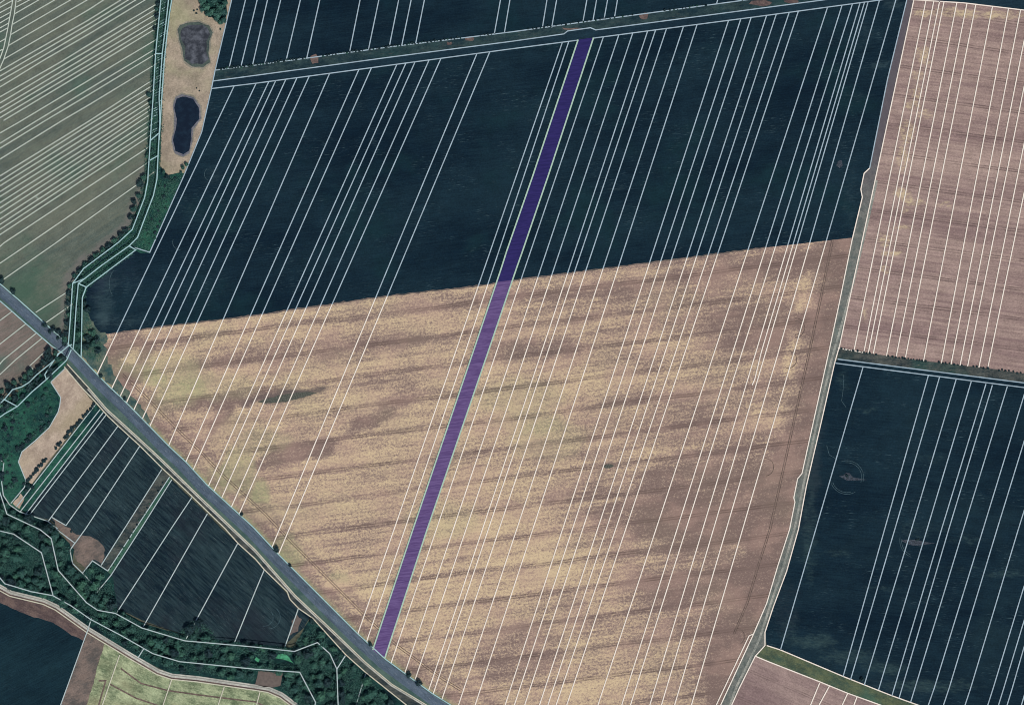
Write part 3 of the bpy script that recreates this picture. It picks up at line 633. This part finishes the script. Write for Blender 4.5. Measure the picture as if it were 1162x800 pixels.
WL += [ln(0, 280, 4.3, 276, 100, 212.6, 170.7, 166), ln(0, 299, 34.5, 275.6, 100, 230.7, 135.4, 207, 170, 183.3), ln(0, 320, 63.8, 275.6, 100, 249.3, 159.5, 207, 178.5, 193), ln(40.7, 354.5, 82.5, 327.5), ln(52.5, 366, 82.5, 345),
       ln(40.5, 222.5, 43.5, 226.5)]
ext = []
for l in WL:                                                    # the plots run on beyond the western edge
    if l[0][0] == 0: l = [(-90, l[0][1] + 90 * (l[0][1] - l[1][1]) / (l[1][0] - l[0][0]))] + l
    if l[-1][1] == 0 : l = l + [(l[-1][0] + 60 * (l[-1][0] - l[-2][0]) / max(1, (l[-2][1] - l[-1][1])), -60)]
    ext.append(l)
WL = ext + [ln(17, -60, 14.7, 0, 11.2, 20, 8.6, 34.5, 4.3, 55, 0, 67, -10, 90), ln(21, -60, 18.4, 0, 16.4, 16.4, 13.8, 28.5, 12, 40.5, 9.5, 52.6, 4.3, 68, 0, 78, -10, 102)]
ribbons('plot_boundaries', WL, LW * .95, .75, M['line_west'])
ribbons('plot_boundaries', [ln(-60, 408, 0, 363.7, 13.4, 353.8), ln(-60, 437, 0, 390.5, 29.3, 367.6), ln(-60, 460, 0, 413, 4.3, 408, 41.4, 378), ln(-60, 475, 0, 425, 18, 408, 48, 383.6), ln(57, 393.5, 50, 400, 34, 415, 42.7, 425)],
        LW * .9, .75, M['line_west'])
# stream, road and wood boundaries
TL = [S1, S2, S3, [p for p in SW_], NE[:5] + NE[5:], W0, ln(69, 400, 62, 409.5, 43, 425, 34.5, 433.6, 26, 438.8, 15.5, 442, 6, 453.5, 0, 458.7, -60, 495),
      ln(82, 397, 76.8, 408.6, 55.2, 429.3, 37, 445, 21, 461, 7, 469, 0, 474, -60, 505), ln(-60, 440, 0, 452, 7.8, 454, 21, 461), ln(62, 409.5, 52, 425, 54, 431), ln(83.5, 322, 96, 317), ln(90, 322, 100, 326.5),
      ln(66, 402, 70, 400, 78, 393, 83, 391), ln(177.5, 62, 185, 62), ln(170, 183.3, 180, 177.5), ln(172, 160, 181, 152)]
ribbons('plot_boundaries', [l for i, l in enumerate(TL) if i in (4, 5)], LW, 1.0, M['line_teal'])
ribbons('plot_boundaries', [l for i, l in enumerate(TL) if i not in (4, 5)], LW, 9.5, M['line_teal'])
# rungs of the narrow plots that meet the stream
import random as _r
rg = _r.Random(5); RU = []
yy = 2.0
while yy < 160:
    f = (yy - 0) / 160
    xa = 183.3 - 12 * f; xb = 192 - 11 * f
    if rg.random() < .8: RU.append([(xa, yy), (xb, yy - 4.6)])
    yy += rg.choice([2.6, 3.1, 3.6, 5.5])
ribbons('plot_boundaries', RU, .8, 1.05, M['line_teal'])
FL = [ln(108.7, 458.7, 18.7, 575), ln(113.7, 464.5, 23, 580.5), ln(117.5, 467.5, 28.7, 584), ln(121, 470, 32.5, 585.5), ln(133.7, 483.7, 55, 591), ln(146, 496, 75, 596, 58.7, 586.5), ln(158.7, 506, 97, 600, 79.5, 624),
      ln(183.7, 532.5, 141, 600, 115, 641), ln(192.5, 541, 153.7, 600, 122.5, 647.5), ln(195, 544, 160.5, 599, 126, 652.5, 100, 684), ln(218, 564, 194, 600, 132.5, 695), ln(235.5, 582.5, 226, 599, 162.5, 711),
      ln(270, 616, 211, 725), ln(300, 646, 290, 670, 266, 729), ln(338.7, 690, 322.5, 736), ln(64, 600, 85, 616, 79.5, 624, 82.5, 639, 93.7, 650, 111, 667.5), ln(93.7, 650, 105, 636, 122.5, 647.5),
      ln(57.8, 433.6, 74, 418), ln(57.8, 433.6, 69, 451, 68, 460, 66, 467.5, 56, 485, 40, 500, 25, 512.5, 21, 524, 29.5, 545, 28, 552.5, 12.5, 571),
      ln(-40, 500, 0, 521, 4.5, 525, 2, 547, 4, 562, 11, 572.5, 22.5, 580.5, 54, 591, 66, 600), ln(-30, 520, 0, 552, 10, 582.5, 47.5, 600, 60, 610, 68, 646, 100, 682.5, 112.5, 691, 132.5, 694.5, 162.5, 711, 211, 725.5, 290, 732.5, 335, 737.5, 361, 727.5, 375, 740,
         383, 757.5, 384.5, 800, 385, 860), ln(383, 757.5, 392.5, 742.5), ln(-60, 590, 0, 601, 17.5, 605, 49, 626, 62, 674), ln(0, 652, 7.5, 661, 37.5, 670, 62, 674.5, 82.5, 686, 104, 701, 140, 720, 175, 740, 205, 749, 290, 757.5, 341, 761, 359, 795, 350, 830),
      ln(104, 701, 99.5, 715, 68.7, 800, 35, 890), ln(165, 734, 158, 745), ln(415, 764, 404, 800, 390, 860)]
HI = [FL[i] for i in (-7, -6, -5, -4, -2)]; FL = [l for l in FL if l not in HI]
M['line_low'] = plain('map_line_on_low_ground', lin((172, 186, 184)), var=.08, scale=.12)
ribbons('plot_boundaries', FL, LW * .92, 1.1, M['line_low'])
ribbons('plot_boundaries', HI, LW * .92, 15.5, M['line_low'])
ribbons('plot_boundaries', [W1, W2, offset(PATH, 4.3), ln(136, 742.5, 116, 800, 95, 870), ln(195, 770.5, 185, 800, 165, 870), ln(254.5, 779, 247.5, 800, 235, 870), ln(295, 785, 291, 800, 280, 850)], LW, 1.15, plain('map_line_on_verge', lin((196, 192, 170))))

# ------------------------------------------------------------------ the plot under its purple map highlight, added as a sheet
def purple(name, a, b):
    t = NT(name); u, v = t.rows(.125)
    n = t.noise(t.scaled(u, v, .06, .5), 1, 4, .65)
    wob = t.math('MULTIPLY', t.math('SUBTRACT', t.noise(t.scaled(u, v, .006, .01), 1, 2), .5), 7.0)
    dist, line = t.tram(v, 512.5, 34.0, .62, 1.25, wob)
    c = t.mix(t.step(n, .35, .65), a, b)
    return t, c, line, n
t, c, line, n = purple('violet_on_crop', lin((40, 36, 84)), lin((50, 44, 98))); M['vio_n'] = t.out(c)
t, c, line, n = purple('violet_on_stubble', lin((88, 68, 112)), lin((108, 88, 132)))
c = t.mix(t.math('MULTIPLY', line, .4), c, lin((66, 50, 98))); M['vio_s'] = t.out(c, n, .2, .6)
PL = [(656, 45.5), (604.5, 200), (575, 285), (569, 304), (536.6, 400), (468.7, 600), (423, 737)]
PR = [(673.5, 43.2), (622, 200), (593, 285), (586.3, 304), (553.7, 400), (484.9, 600), (436.5, 747)]
plot = bpy.data.objects.new('land_plot', None); scn.collection.objects.link(plot); plot.location = W(545, 400)
plot['label'] = 'long narrow strip of land highlighted violet with pale green edges crossing both main fields'
plot['category'] = 'land plot'
def child(o, p):
    o.parent = p; o.matrix_parent_inverse = p.matrix_world.inverted(); return o
bpy.context.view_layer.update()
k0 = 319; xl = 604.5 - (k0 - 200) * .3395; xr = 622 - (k0 - 200) * .3415
o = sheet('crop_part', [PL[0], PR[0], PR[1], (xr, k0 - 1), (xl, k0 + 1), PL[1]], .95, M['vio_n'], kind=None); child(o, plot)
o = sheet('stubble_part', [(xl, k0 + 1), (xr, k0 - 1), PR[4], PR[5], PR[6], PL[6], PL[5], PL[4]], .95, M['vio_s'], kind=None, grid=20); child(o, plot)
o = ribbons('edging', [PL], 1.6, 1.2, M['line_edge'], kind=None); child(o, plot)
o = ribbons('edging', [PR], 1.6, 1.2, M['line_edge'], kind=None); child(o, plot)

# ------------------------------------------------------------------ trees and shrubs
def crown_mesh(name, seed, r, h, n, leaf, base):
    rg = random.Random(seed); V = []; F = []
    lobes = []
    for i in range(rg.randint(7, 10)):
        a = rg.uniform(0, 6.283); q = rg.uniform(.1, .68) * r; lr = rg.uniform(.30, .50) * r
        lobes.append((q * math.cos(a), q * math.sin(a), base + h * rg.uniform(.35, .8) - q * .25, lr))
    lobes.append((0, 0, base + h * .72, .45 * r))
    for i in range(n):
        lx, ly, lz, lr = rg.choice(lobes)
        dv = Vector((rg.gauss(0, 1), rg.gauss(0, 1), rg.gauss(.35, 1))).normalized()
        p = Vector((lx, ly, lz)) + dv * lr * rg.uniform(.72, 1.08)
        nn = (dv + Vector((rg.gauss(0, .45), rg.gauss(0, .45), rg.gauss(.2, .4)))).normalized()
        t = nn.orthogonal().normalized(); b = nn.cross(t); an = rg.uniform(0, 6.28)
        t, b = t * math.cos(an) + b * math.sin(an), b * math.cos(an) - t * math.sin(an)
        s = leaf * rg.uniform(.6, 1.25); k = len(V)
        V += [p + t * s, p + b * s * .6, p - t * s, p - b * s * .6]; F.append((k, k + 1, k + 2, k + 3))
    me = bpy.data.meshes.new(name); me.from_pydata(V, [], F); return me
def trunk_mesh(seed, h, r):
    rg = random.Random(seed); bm = bmesh.new()
    def tube(a, b, ra, rb):
        d_ = (b - a).normalized(); t = d_.orthogonal().normalized(); s = d_.cross(t)
        A = [bm.verts.new(a + (t * math.cos(q * 1.047) + s * math.sin(q * 1.047)) * ra) for q in range(6)]
        B = [bm.verts.new(b + (t * math.cos(q * 1.047) + s * math.sin(q * 1.047)) * rb) for q in range(6)]
        for q in range(6): bm.faces.new((A[q], A[(q + 1) % 6], B[(q + 1) % 6], B[q]))
        bm.faces.new(B)
    tube(Vector((0, 0, -.3)), Vector((0, 0, h * .6)), r, r * .6)
    for i in range(5):
        a = i * 1.25 + rg.random(); z = h * rg.uniform(.35, .6)
        tube(Vector((0, 0, z)), Vector((math.cos(a) * h * .28, math.sin(a) * h * .28, z + h * .28)), r * .4, r * .12)
    me = bpy.data.meshes.new('trunk'); bm.to_mesh(me); bm.free(); return me

TREES = []      # prototypes: crown meshes of unit radius about 5 m
for i in range(8):
    cm = crown_mesh('crown', 100 + i, 5.2, 8.5, 620, .78, 2.4)
    cm.materials.append(M[['leaf', 'leaf_b', 'leaf', 'leaf_n', 'leaf', 'leaf_b', 'leaf_n', 'leaf'][i]])
    tm = trunk_mesh(200 + i, 9, .32); tm.materials.append(M['bark']); TREES.append((cm, tm))
SHRUBS = []
for i in range(5):
    cm = crown_mesh('foliage', 300 + i, 2.0, 2.4, 200, .5, .1)
    cm.materials.append(M[['leaf', 'leaf_n', 'leaf_n', 'leaf', 'leaf_b'][i]])
    sm_ = trunk_mesh(400 + i, 2.0, .08); sm_.materials.append(M['bark']); SHRUBS.append((cm, sm_))

def plant(kind, x, y, size, label, group=None, cat=None, pick=None, z=.2):
    """size = crown radius in metres"""
    P = TREES if kind == 'tree' else SHRUBS
    i = random.randrange(len(P)) if pick is None else pick
    cm, tm = P[i]; k = size / (5.2 if kind == 'tree' else 2.0)
    e = bpy.data.objects.new('broadleaf_tree' if kind == 'tree' else 'shrub', None); scn.collection.objects.link(e)
    e.location = W(x, y, z); e.rotation_euler = (0, 0, random.uniform(0, 6.28)); hs = random.uniform(.65, 1.0)
    e.scale = (k, k * random.uniform(.88, 1.12), k * hs)
    e.empty_display_size = .5
    e['label'] = label; e['category'] = cat or kind
    if group: e['group'] = group
    for nm, m_ in (('crown' if kind == 'tree' else 'foliage', cm), ('trunk' if kind == 'tree' else 'stem', tm)):
        c_ = bpy.data.objects.new(nm, m_); scn.collection.objects.link(c_); c_.parent = e
    return e

def scatter(poly, dmin, n, tries=20000, holes=(), seed=1):
    rg = random.Random(seed); out = []
    x0 = min(p[0] for p in poly); x1 = max(p[0] for p in poly); y0 = min(p[1] for p in poly); y1 = max(p[1] for p in poly)
    for _ in range(tries):
        if len(out) >= n: break
        p = (rg.uniform(x0, x1), rg.uniform(y0, y1))
        if not inside(p, poly) or any(inside(p, h) for h in holes): continue
        if any((p[0] - q[0]) ** 2 + (p[1] - q[1]) ** 2 < dmin * dmin for q in out): continue
        out.append(p)
    return out

WOOD = [(-8, 556), (8, 577), (45, 594), (60, 600), (80, 626), (79, 642), (92, 653), (106, 640), (118, 648), (113, 668), (126, 660), (130, 692), (165, 712), (200, 720), (214, 706), (228, 704), (238, 714), (245, 726), (290, 732),
        (330, 737), (345, 718), (358, 706), (368, 722), (392, 747), (412, 765), (440, 792), (455, 812), (345, 812), (336, 795), (320, 783), (325, 765), (290, 757), (288, 772), (225, 762), (195, 759), (150, 736), (104, 706), (66, 681), (48, 673), (12, 663), (-8, 655)]
HOLES = [[(310, 740), (336, 740), (336, 755), (310, 752)], [(286, 743), (297, 743), (297, 753), (286, 753)], [(25, 612), (45, 622), (50, 640), (38, 652), (30, 640)], [(395, 752), (412, 768), (418, 790), (400, 780)], [(52, 604), (56, 625), (53, 628)],
         [(352, 706), (364, 712), (356, 722), (346, 720)]]
wt = scatter(WOOD, 8.2, 175, holes=HOLES)
WT = []
for p in wt:
    x, y = p; sz = random.choice([4.6, 5.4, 6.2, 7.0, 8.0]) * random.uniform(.92, 1.08)
    pk = None; lab = 'dark green tree crowded in the middle of the winding wood'; gp = 'trees in the middle of the winding wood'
    if x < 60 and y < 630: lab = 'tree in the upper left end of the wood below the green meadow'; gp = 'trees below the green meadow'
    elif x < 60: lab = 'tree at the left end of the wood just above the pale gravel path'; gp = 'trees above the left end of the gravel path'
    elif x < 128 and y < 668: lab = 'tree in the wood corner beside the brown bare patch'; gp = 'trees beside the brown bare patch'
    elif x > 345 and y > 735: lab = 'tree in the lower right end of the wood near the diagonal road'; gp = 'trees near the diagonal road end of the wood'
    elif x > 300: lab = 'tree of the wood around the bright green clearing'; gp = 'trees around the bright green clearing'
    elif x > 205 and y < 735: lab = 'tree on the upper edge of the wood under the small dark crop'; gp = 'trees on the upper wood edge'
    elif x > 128: lab = 'tree in the narrow part of the wood above the pale green crop'; gp = 'trees above the pale green crop'
    dp = seg_dist(x, y, PATH)
    if dp < 9 and not (x < 60 and y > 630): lab = 'tree standing right at the edge of the pale gravel path'; gp = 'trees at the edge of the gravel path'
    WT.append(plant('tree', x, y, sz, lab, gp, pick=random.choice([0, 1, 2, 5, 1, 4, 7, 3, 6, 5])))
# undergrowth between them: uncountable
rg = random.Random(3); V = []; F = []
hol = [HOLES[0], HOLES[1]]
def cards(pts, V, F, hmax, leaf, per, spread):
    for (x, y) in pts:
        c0 = W(x, y, .3); hh = rg.uniform(.5, 1) * hmax
        for _ in range(per):
            p = c0 + Vector((rg.gauss(0, spread), rg.gauss(0, spread), rg.uniform(.05, 1) * hh))
            nn = Vector((rg.gauss(0, .5), rg.gauss(0, .5), 1)).normalized(); t = nn.orthogonal().normalized(); b = nn.cross(t)
            an = rg.uniform(0, 6.28); t, b = t * math.cos(an) + b * math.sin(an), b * math.cos(an) - t * math.sin(an)
            s = leaf * rg.uniform(.6, 1.3); k = len(V)
            V.extend([p + t * s, p + b * s * .6, p - t * s, p - b * s * .6]); F.append((k, k + 1, k + 2, k + 3))
cards(scatter(WOOD, 2.1, 3000, 30000, holes=hol, seed=4), V, F, 3.2, .7, 22, 1.5)
me = bpy.data.meshes.new('undergrowth'); me.from_pydata(V, [], F)
o = link('undergrowth', me, M['leaf']); o['kind'] = 'stuff'; o['label'] = 'dense undergrowth between the trees of the winding wood'; o['category'] = 'undergrowth'
V = []; F = []
SM = [[(176, 0), (192, 0), (184, 115), (180, 190), (178, 205), (165, 205), (170, 112)], [(165, 206), (206, 200), (168, 284), (150, 279), (140, 282), (98, 325), (92, 338), (92, 402), (80, 392), (80, 330), (96, 304), (140, 272), (152, 258)],
      [(94, 345), (110, 378), (116, 395), (112, 410), (94, 402)]]
for i, pl in enumerate(SM): cards(scatter(pl, 2.2, 900, 9000, seed=20 + i), V, F, 1.6, .55, 14, 1.3)
me = bpy.data.meshes.new('stream_scrub'); me.from_pydata(V, [], F)
o = link('stream_scrub', me, M['leaf_b']); o['kind'] = 'stuff'; o['label'] = 'low green scrub along the upper left stream'; o['category'] = 'scrub'
V = []; F = []
BAND = [[(184, -10), (194, -10), (184, 90), (183, 160), (178, 200), (176, 222), (158, 268), (147, 278), (118, 299), (98, 314), (80, 324), (76, 330), (74, 388), (82, 395), (92, 400), (93, 345), (98, 328), (118, 312), (150, 288), (156, 270), (150, 258), (133, 270), (94, 300), (80, 318), (96, 303),
         (133, 272), (148, 256), (158, 222), (165, 200), (170, 120), (176, 50)]]
pts = [p for p in scatter(BAND[0], 1.7, 3000, 60000, seed=40) if mn.noise((p[0] / 6, p[1] / 6, 4)) > -.12]
pts += [p for p in scatter(SM[1], 2.0, 1200, 9000, seed=41) if mn.noise((p[0] / 7, p[1] / 7, 6)) > .08]
cards(pts, V, F, 4.0, .65, 16, 1.5)
me = bpy.data.meshes.new('stream_thicket'); me.from_pydata(V, [], F)
o = link('stream_thicket', me, M['leaf']); o['kind'] = 'stuff'; o['label'] = 'dark thicket filling the banks of the upper left stream'; o['category'] = 'thicket'
V = []; F = []
MD = [(-5, 478), (22, 464), (57, 437), (66, 452), (64, 466), (52, 484), (22, 510), (17, 524), (26, 546), (10, 566), (-5, 555)]
cards(scatter(MD, 3.0, 500, 9000, seed=31), V, F, .9, .5, 10, 1.5)
me = bpy.data.meshes.new('meadow_tufts'); me.from_pydata(V, [], F)
o = link('meadow_tufts', me, M['leaf_b']); o['kind'] = 'stuff'; o['label'] = 'tufts of tall grass in the damp green meadow'; o['category'] = 'grass'

# stream trees, upper left
for x, y, r_ in [(180, 5, 3.2), (179, 11, 2.6), (178.5, 19, 3.4), (176.5, 33, 2.4), (169, 108, 3.4), (171.5, 116, 3), (173, 122, 2.6), (168, 178, 4), (173, 173, 3.2), (159, 209, 4.6), (163, 202, 3.8), (153, 229, 3.4), (158, 222, 3),
                 (151, 238, 4), (149, 247, 3), (155, 247, 2.6), (143, 262, 3.8), (137, 266, 3.4), (131, 274, 3.8), (124, 279, 4), (117, 285, 3.8), (110, 291, 4.2), (104, 296, 3.8), (97, 302, 4), (91, 308, 3.8), (86, 314, 3.4), (127, 281, 3),
                 (120, 287, 3.4), (113, 293, 3.2), (79.5, 324, 3.2), (79, 333, 3.4), (78, 344, 3.6), (79, 356, 3.4), (77, 366, 3.8), (76, 378, 3.4), (74, 386, 3.8)]:
    plant('tree', x, y, r_ * 1.15 + .5, 'small dark tree lining the west bank of the upper left stream', 'trees on the west bank of the stream', pick=random.choice([3, 6, 3, 0, 2]))
for x, y, r_ in [(100, 352, 4), (96, 344, 3), (88, 350, 3), (100, 384, 5), (106, 390, 5), (98, 394, 5), (92, 378, 4.5), (112, 398, 4), (105, 378, 4), (110, 386, 4), (90, 392, 4), (88, 370, 3.4)]:
    plant('tree', x, y, r_ + .9, 'dark tree in the clump where the stream meets the diagonal road', 'trees at the stream crossing', pick=random.choice([3, 6, 0, 2]))
for x, y in scatter([(176, 206), (184, 200), (204, 202), (190, 240), (172, 280), (160, 276), (172, 245)], 5.2, 26, seed=8):
    plant('shrub', x, y, random.uniform(1.5, 2.8), 'low shrub on the east bank of the upper left stream', 'shrubs on the east bank of the stream')
for x, y, r_ in [(230, 3, 5), (236, 9, 5), (243, 3, 5), (241, 14, 5), (249, 9, 5), (248, 18, 5), (254, 15, 4.6), (237, 17, 3.6), (231, 11, 3.6), (254, 23, 3.6), (250, 26, 2.8), (245, 22, 3.4), (256, 5, 3), (236, -4, 5), (246, -6, 5)]:
    plant('tree', x, y, r_ + 1.3, 'teal green tree in the clump north of the upper pond', 'trees north of the upper pond', pick=random.choice([0, 2, 4, 7]))
for x, y, r_ in [(208, 191, 3.6), (211.5, 186.5, 3.4), (205.5, 196, 2.6), (186, 196, 3.4), (190, 201, 3.6), (196, 207, 2.6)]:
    plant('tree', x, y, r_, 'small dark tree at the foot of the dry bank below the lower pond', 'trees below the lower pond', pick=random.choice([3, 0, 6]))
for (x, y), l in zip([(220.3, 12.4), (224, 11.6), (222.8, 15.6)], ['left shrub of the tight trio on the dry bank above the upper pond', 'right shrub of the tight trio on the dry bank above the upper pond', 'lowest shrub of the tight trio on the dry bank above the upper pond']):
    plant('shrub', x, y, 1.5, l, 'trio of shrubs above the pond', pick=1)
plant('shrub', 223, 100.5, 1.2, 'upper of two tiny shrubs on the bank between the two ponds', 'shrubs between the ponds', pick=1)
plant('shrub', 226.3, 103.5, 1.2, 'lower of two tiny shrubs on the bank between the two ponds', 'shrubs between the ponds', pick=2)
plant('shrub', 250, 34, 1.9, 'lone shrub at the right edge of the dry bank beside the upper pond', pick=0)
# trees by the diagonal road
for x, y, r_, l in [(313.5, 623, 4.6, 'round dark tree on the field side of the diagonal road, larger of a pair'), (329.5, 641, 2.6, 'small dark tree on the field side of the diagonal road, smaller of a pair'),
                    (420.5, 730.5, 3.4, 'small dark tree between the diagonal road and the foot of the violet strip'), (464, 765.5, 4.8, 'upper left of two round trees on the roadside right of the violet strip'),
                    (476, 774.5, 4.6, 'lower right of two round trees on the roadside right of the violet strip'), (114.5, 426.5, 3, 'small dark tree on the roadside beside the stubble field western corner'),
                    (142, 452.5, 3, 'small tree on the grassy road edge, second below the stream crossing'), (274.5, 583.5, 2.8, 'lone small tree on the roadside midway along the stubble field'),
                    (2.5, 318, 5.2, 'dark tree beside the diagonal road at the left edge of the picture'), (16, 331, 4.2, 'single tree just below the leftmost roadside tree'),
                    (51.5, 369, 4.2, 'uppermost tree of the roadside cluster west of the stream crossing'), (354, 704.5, 4.4, 'dark tree at the corner where field path meets the wood'),
                    (978, 770.5, 3.2, 'lone dark tree on the weedy verge along the southeast crop')]:
    plant('tree', x, y, r_, l, pick=random.choice([3, 6]))
for x, y, r_ in [(61, 374, 4.4), (67, 377, 4.2), (71, 381, 4), (66, 384, 3), (73, 390, 3.6), (57, 377, 3)]:
    plant('tree', x, y, r_, 'dark tree packed in the roadside cluster west of the stream crossing', 'roadside cluster by the stream', pick=random.choice([3, 6]))
for x, y in scatter([(56, 396), (74, 404), (60, 424), (44, 438), (26, 452), (4, 466), (-4, 466), (-4, 446), (10, 437), (26, 430), (33, 420), (42, 422), (52, 408)], 6.0, 42, seed=12):
    plant('tree', x, y, random.uniform(4.0, 6.0), 'dark tree in the ditch row southwest of the diagonal road', 'trees of the ditch row', pick=random.choice([3, 6, 3, 0]))
for x, y in scatter([(-3, 480), (22, 466), (54, 440), (62, 453), (60, 466), (48, 484), (20, 508), (14, 524), (20, 545), (8, 560), (-3, 540)], 5.0, 64, seed=14):
    plant('shrub', x, y, random.choice([1.3, 1.8, 2.4, 3.2, 4.4]), 'dark shrub dotted over the damp green meadow at left', 'shrubs of the green meadow', pick=random.choice([0, 1, 2, 3]))
for i in range(13):
    t = i / 12; plant('shrub', 18 + 36 * t + random.uniform(-2, 2), 512 - 30 * t + random.uniform(-2, 2), random.uniform(2.4, 4), 'dark shrub in the row edging the bare pale field on its meadow side', 'shrubs on the meadow edge of the bare field', pick=random.choice([1, 2, 0]))
for i in range(34):
    t = i / 33
    if random.random() < .2 or .55 < t < .68: continue
    plant('shrub', 107 - 79 * t + random.uniform(-.8, .8), 458.5 + 90 * t + random.uniform(-.8, .8), random.uniform(2.2, 3.6), 'small dark shrub in the broken hedge on the southeast side of the bare pale field', 'hedge beside the bare pale field', pick=random.choice([1, 2]))
for x, y, r_ in [(33, 551, 3.4), (37, 553, 3), (30, 556, 3)]:
    plant('tree', x, y, r_, 'dark tree at the lower tip of the bare pale field', 'trees at the tip of the bare field', pick=3)
for i in range(22):
    t = i / 21; 
    if random.random() < .3: continue
    plant('shrub', 188 - 62 * t + random.uniform(-1, 1), 542 + 103 * t + random.uniform(-1, 1), random.uniform(1.0, 1.8), 'tiny shrub in the grass strip between the two small dark fields', 'shrubs of the grass strip', pick=random.choice([0, 4, 1]))
for x, y, r_, l in [(73, 592, 1.6, 'left of two shrubs on brown ground above the wood'), (81, 603, 2.0, 'right of two shrubs on brown ground above the wood')]:
    plant('shrub', x, y, r_, l, pick=1)
# hedge on the north side of the top lane
x = 247.0
while x < 845:
    gap = mn.noise((x / 40, 3, 1))
    if not (350 < x < 364 or 525 < x < 540 or 726 < x < 738) and not (x > 500 and gap > .1) :
        plant('shrub', x, y_on(T1, x) - .6 + random.uniform(-.8, 1.2), random.uniform(1.2, 2.3) * (1 if x < 520 else .85), 'small dark shrub in the long hedge north of the top lane', 'hedge north of the top lane', pick=random.choice([1, 2, 1, 3]))
    x += random.uniform(2.6, 4.2) if x < 520 else random.uniform(3.6, 6.5)
x = 955.0
while x < 1175:
    if mn.noise((x / 14, 7, 1)) > -.12:
        plant('shrub', x, y_on(EH1, x) + random.uniform(-.8, .6), random.uniform(1.0, 2.0), 'small dark shrub in the hedge between bare field and east crop', 'hedge between bare field and east crop', pick=random.choice([1, 2]))
    x += random.uniform(2.6, 5)
plant('shrub', 960.8, 539.6, 2.2, 'dark pylon stand-in shrub inside the pale ring tracks of the southeast crop', pick=2)  # shrubs added in place of the pylons inside the diamonds
plant('shrub', 1040.5, 612.5, 1.9, 'dark pylon stand-in shrub on the pale pointed patch right of the ring tracks', pick=1)
plant('shrub', 1042.7, 611.2, 1.2, 'tiny shrub touching the pylon stand-in on the pale pointed patch', pick=1)

# ------------------------------------------------------------------ tell the members of each row apart by their place in it
ORD = ['first', 'second', 'third', 'fourth', 'fifth', 'sixth', 'seventh', 'eighth', 'ninth', 'tenth', 'eleventh', 'twelfth', 'thirteenth', 'fourteenth', 'fifteenth', 'sixteenth', 'seventeenth', 'eighteenth', 'nineteenth']
TENS = {20: 'twenti', 30: 'thirti', 40: 'forti', 50: 'fifti', 60: 'sixti', 70: 'seventi', 80: 'eighti', 90: 'nineti'}
def ordinal(n):
    if n < 20: return ORD[n - 1]
    if n > 99: return 'hundred and ' + ordinal(n - 100) if n > 100 else 'hundredth'
    return TENS[n - n % 10] + 'eth' if n % 10 == 0 else TENS[n - n % 10][:-1] + 'y-' + ORD[n % 10 - 1]
ROWS = {'trees on the west bank of the stream': (lambda o: -o.location.y, 'small dark tree, %s from the top in the row on the stream bank'),
        'hedge north of the top lane': (lambda o: o.location.x, 'small dark shrub, %s from the left in the hedge above the top lane'),
        'hedge beside the bare pale field': (lambda o: -o.location.y, 'small dark shrub, %s from the road in the hedge beside the bare pale field'),
        'hedge between bare field and east crop': (lambda o: o.location.x, 'small dark shrub, %s from the track in the hedge above the east crop'),
        'shrubs on the meadow edge of the bare field': (lambda o: o.location.x, 'dark shrub, %s from the left along the meadow edge of the bare field'),
        'shrubs of the grass strip': (lambda o: -o.location.y, 'tiny shrub, %s from the road in the grass strip between dark fields'),
        'trees of the ditch row': (lambda o: o.location.x, 'dark tree, %s from the left in the ditch row across the road'),
        'trees at the stream crossing': (lambda o: -o.location.y, 'dark tree, %s from the top in the clump at the stream crossing'),
        'trees north of the upper pond': (lambda o: -o.location.y, 'teal green tree, %s from the top in the clump north of the pond'),
        'trees below the lower pond': (lambda o: o.location.x, 'small dark tree, %s from the left below the lower pond'),
        'roadside cluster by the stream': (lambda o: o.location.x, 'dark tree, %s from the left in the roadside cluster before the crossing'),
        'trees at the tip of the bare field': (lambda o: o.location.x, 'dark tree, %s from the left at the lower tip of the bare field'),
        'shrubs on the east bank of the stream': (lambda o: -o.location.y, 'low shrub, %s from the top on the east bank of the stream')}
ROWS['trees at the edge of the gravel path'] = (lambda o: o.location.x, 'tree at the edge of the gravel path, %s from the left along the wood')
ROWS['trees beside the brown bare patch'] = (lambda o: -o.location.y, 'tree in the wood corner beside the brown bare patch, %s from the top')
ROWS['trees on the upper wood edge'] = (lambda o: o.location.x, 'tree on the upper wood edge under the small crop, %s from the left')
ROWS['trees above the left end of the gravel path'] = (lambda o: o.location.x, 'tree above the left end of the gravel path, %s from the left')
ROWS['trees around the bright green clearing'] = (lambda o: o.location.x, 'tree around the bright green clearing, %s from the left')
ROWS['trees in the middle of the winding wood'] = (lambda o: -o.location.y, 'tree in the middle of the winding wood, %s from the top')
ROWS['trees above the pale green crop'] = (lambda o: o.location.x, 'tree in the narrow wood above the pale green crop, %s from the left')
ROWS['trees near the diagonal road end of the wood'] = (lambda o: -o.location.y, 'tree in the wood end near the diagonal road, %s from the top')
ROWS['trees below the green meadow'] = (lambda o: o.location.x, 'tree in the wood below the green meadow, %s from the left')
ROWS['shrubs of the green meadow'] = (lambda o: -o.location.y, 'dark shrub dotted over the damp green meadow, %s from the top')
for gname, (key, text) in ROWS.items():
    for i, o in enumerate(sorted([o for o in scn.objects if o.get('group') == gname], key=key)):
        o['label'] = text % ordinal(i + 1)
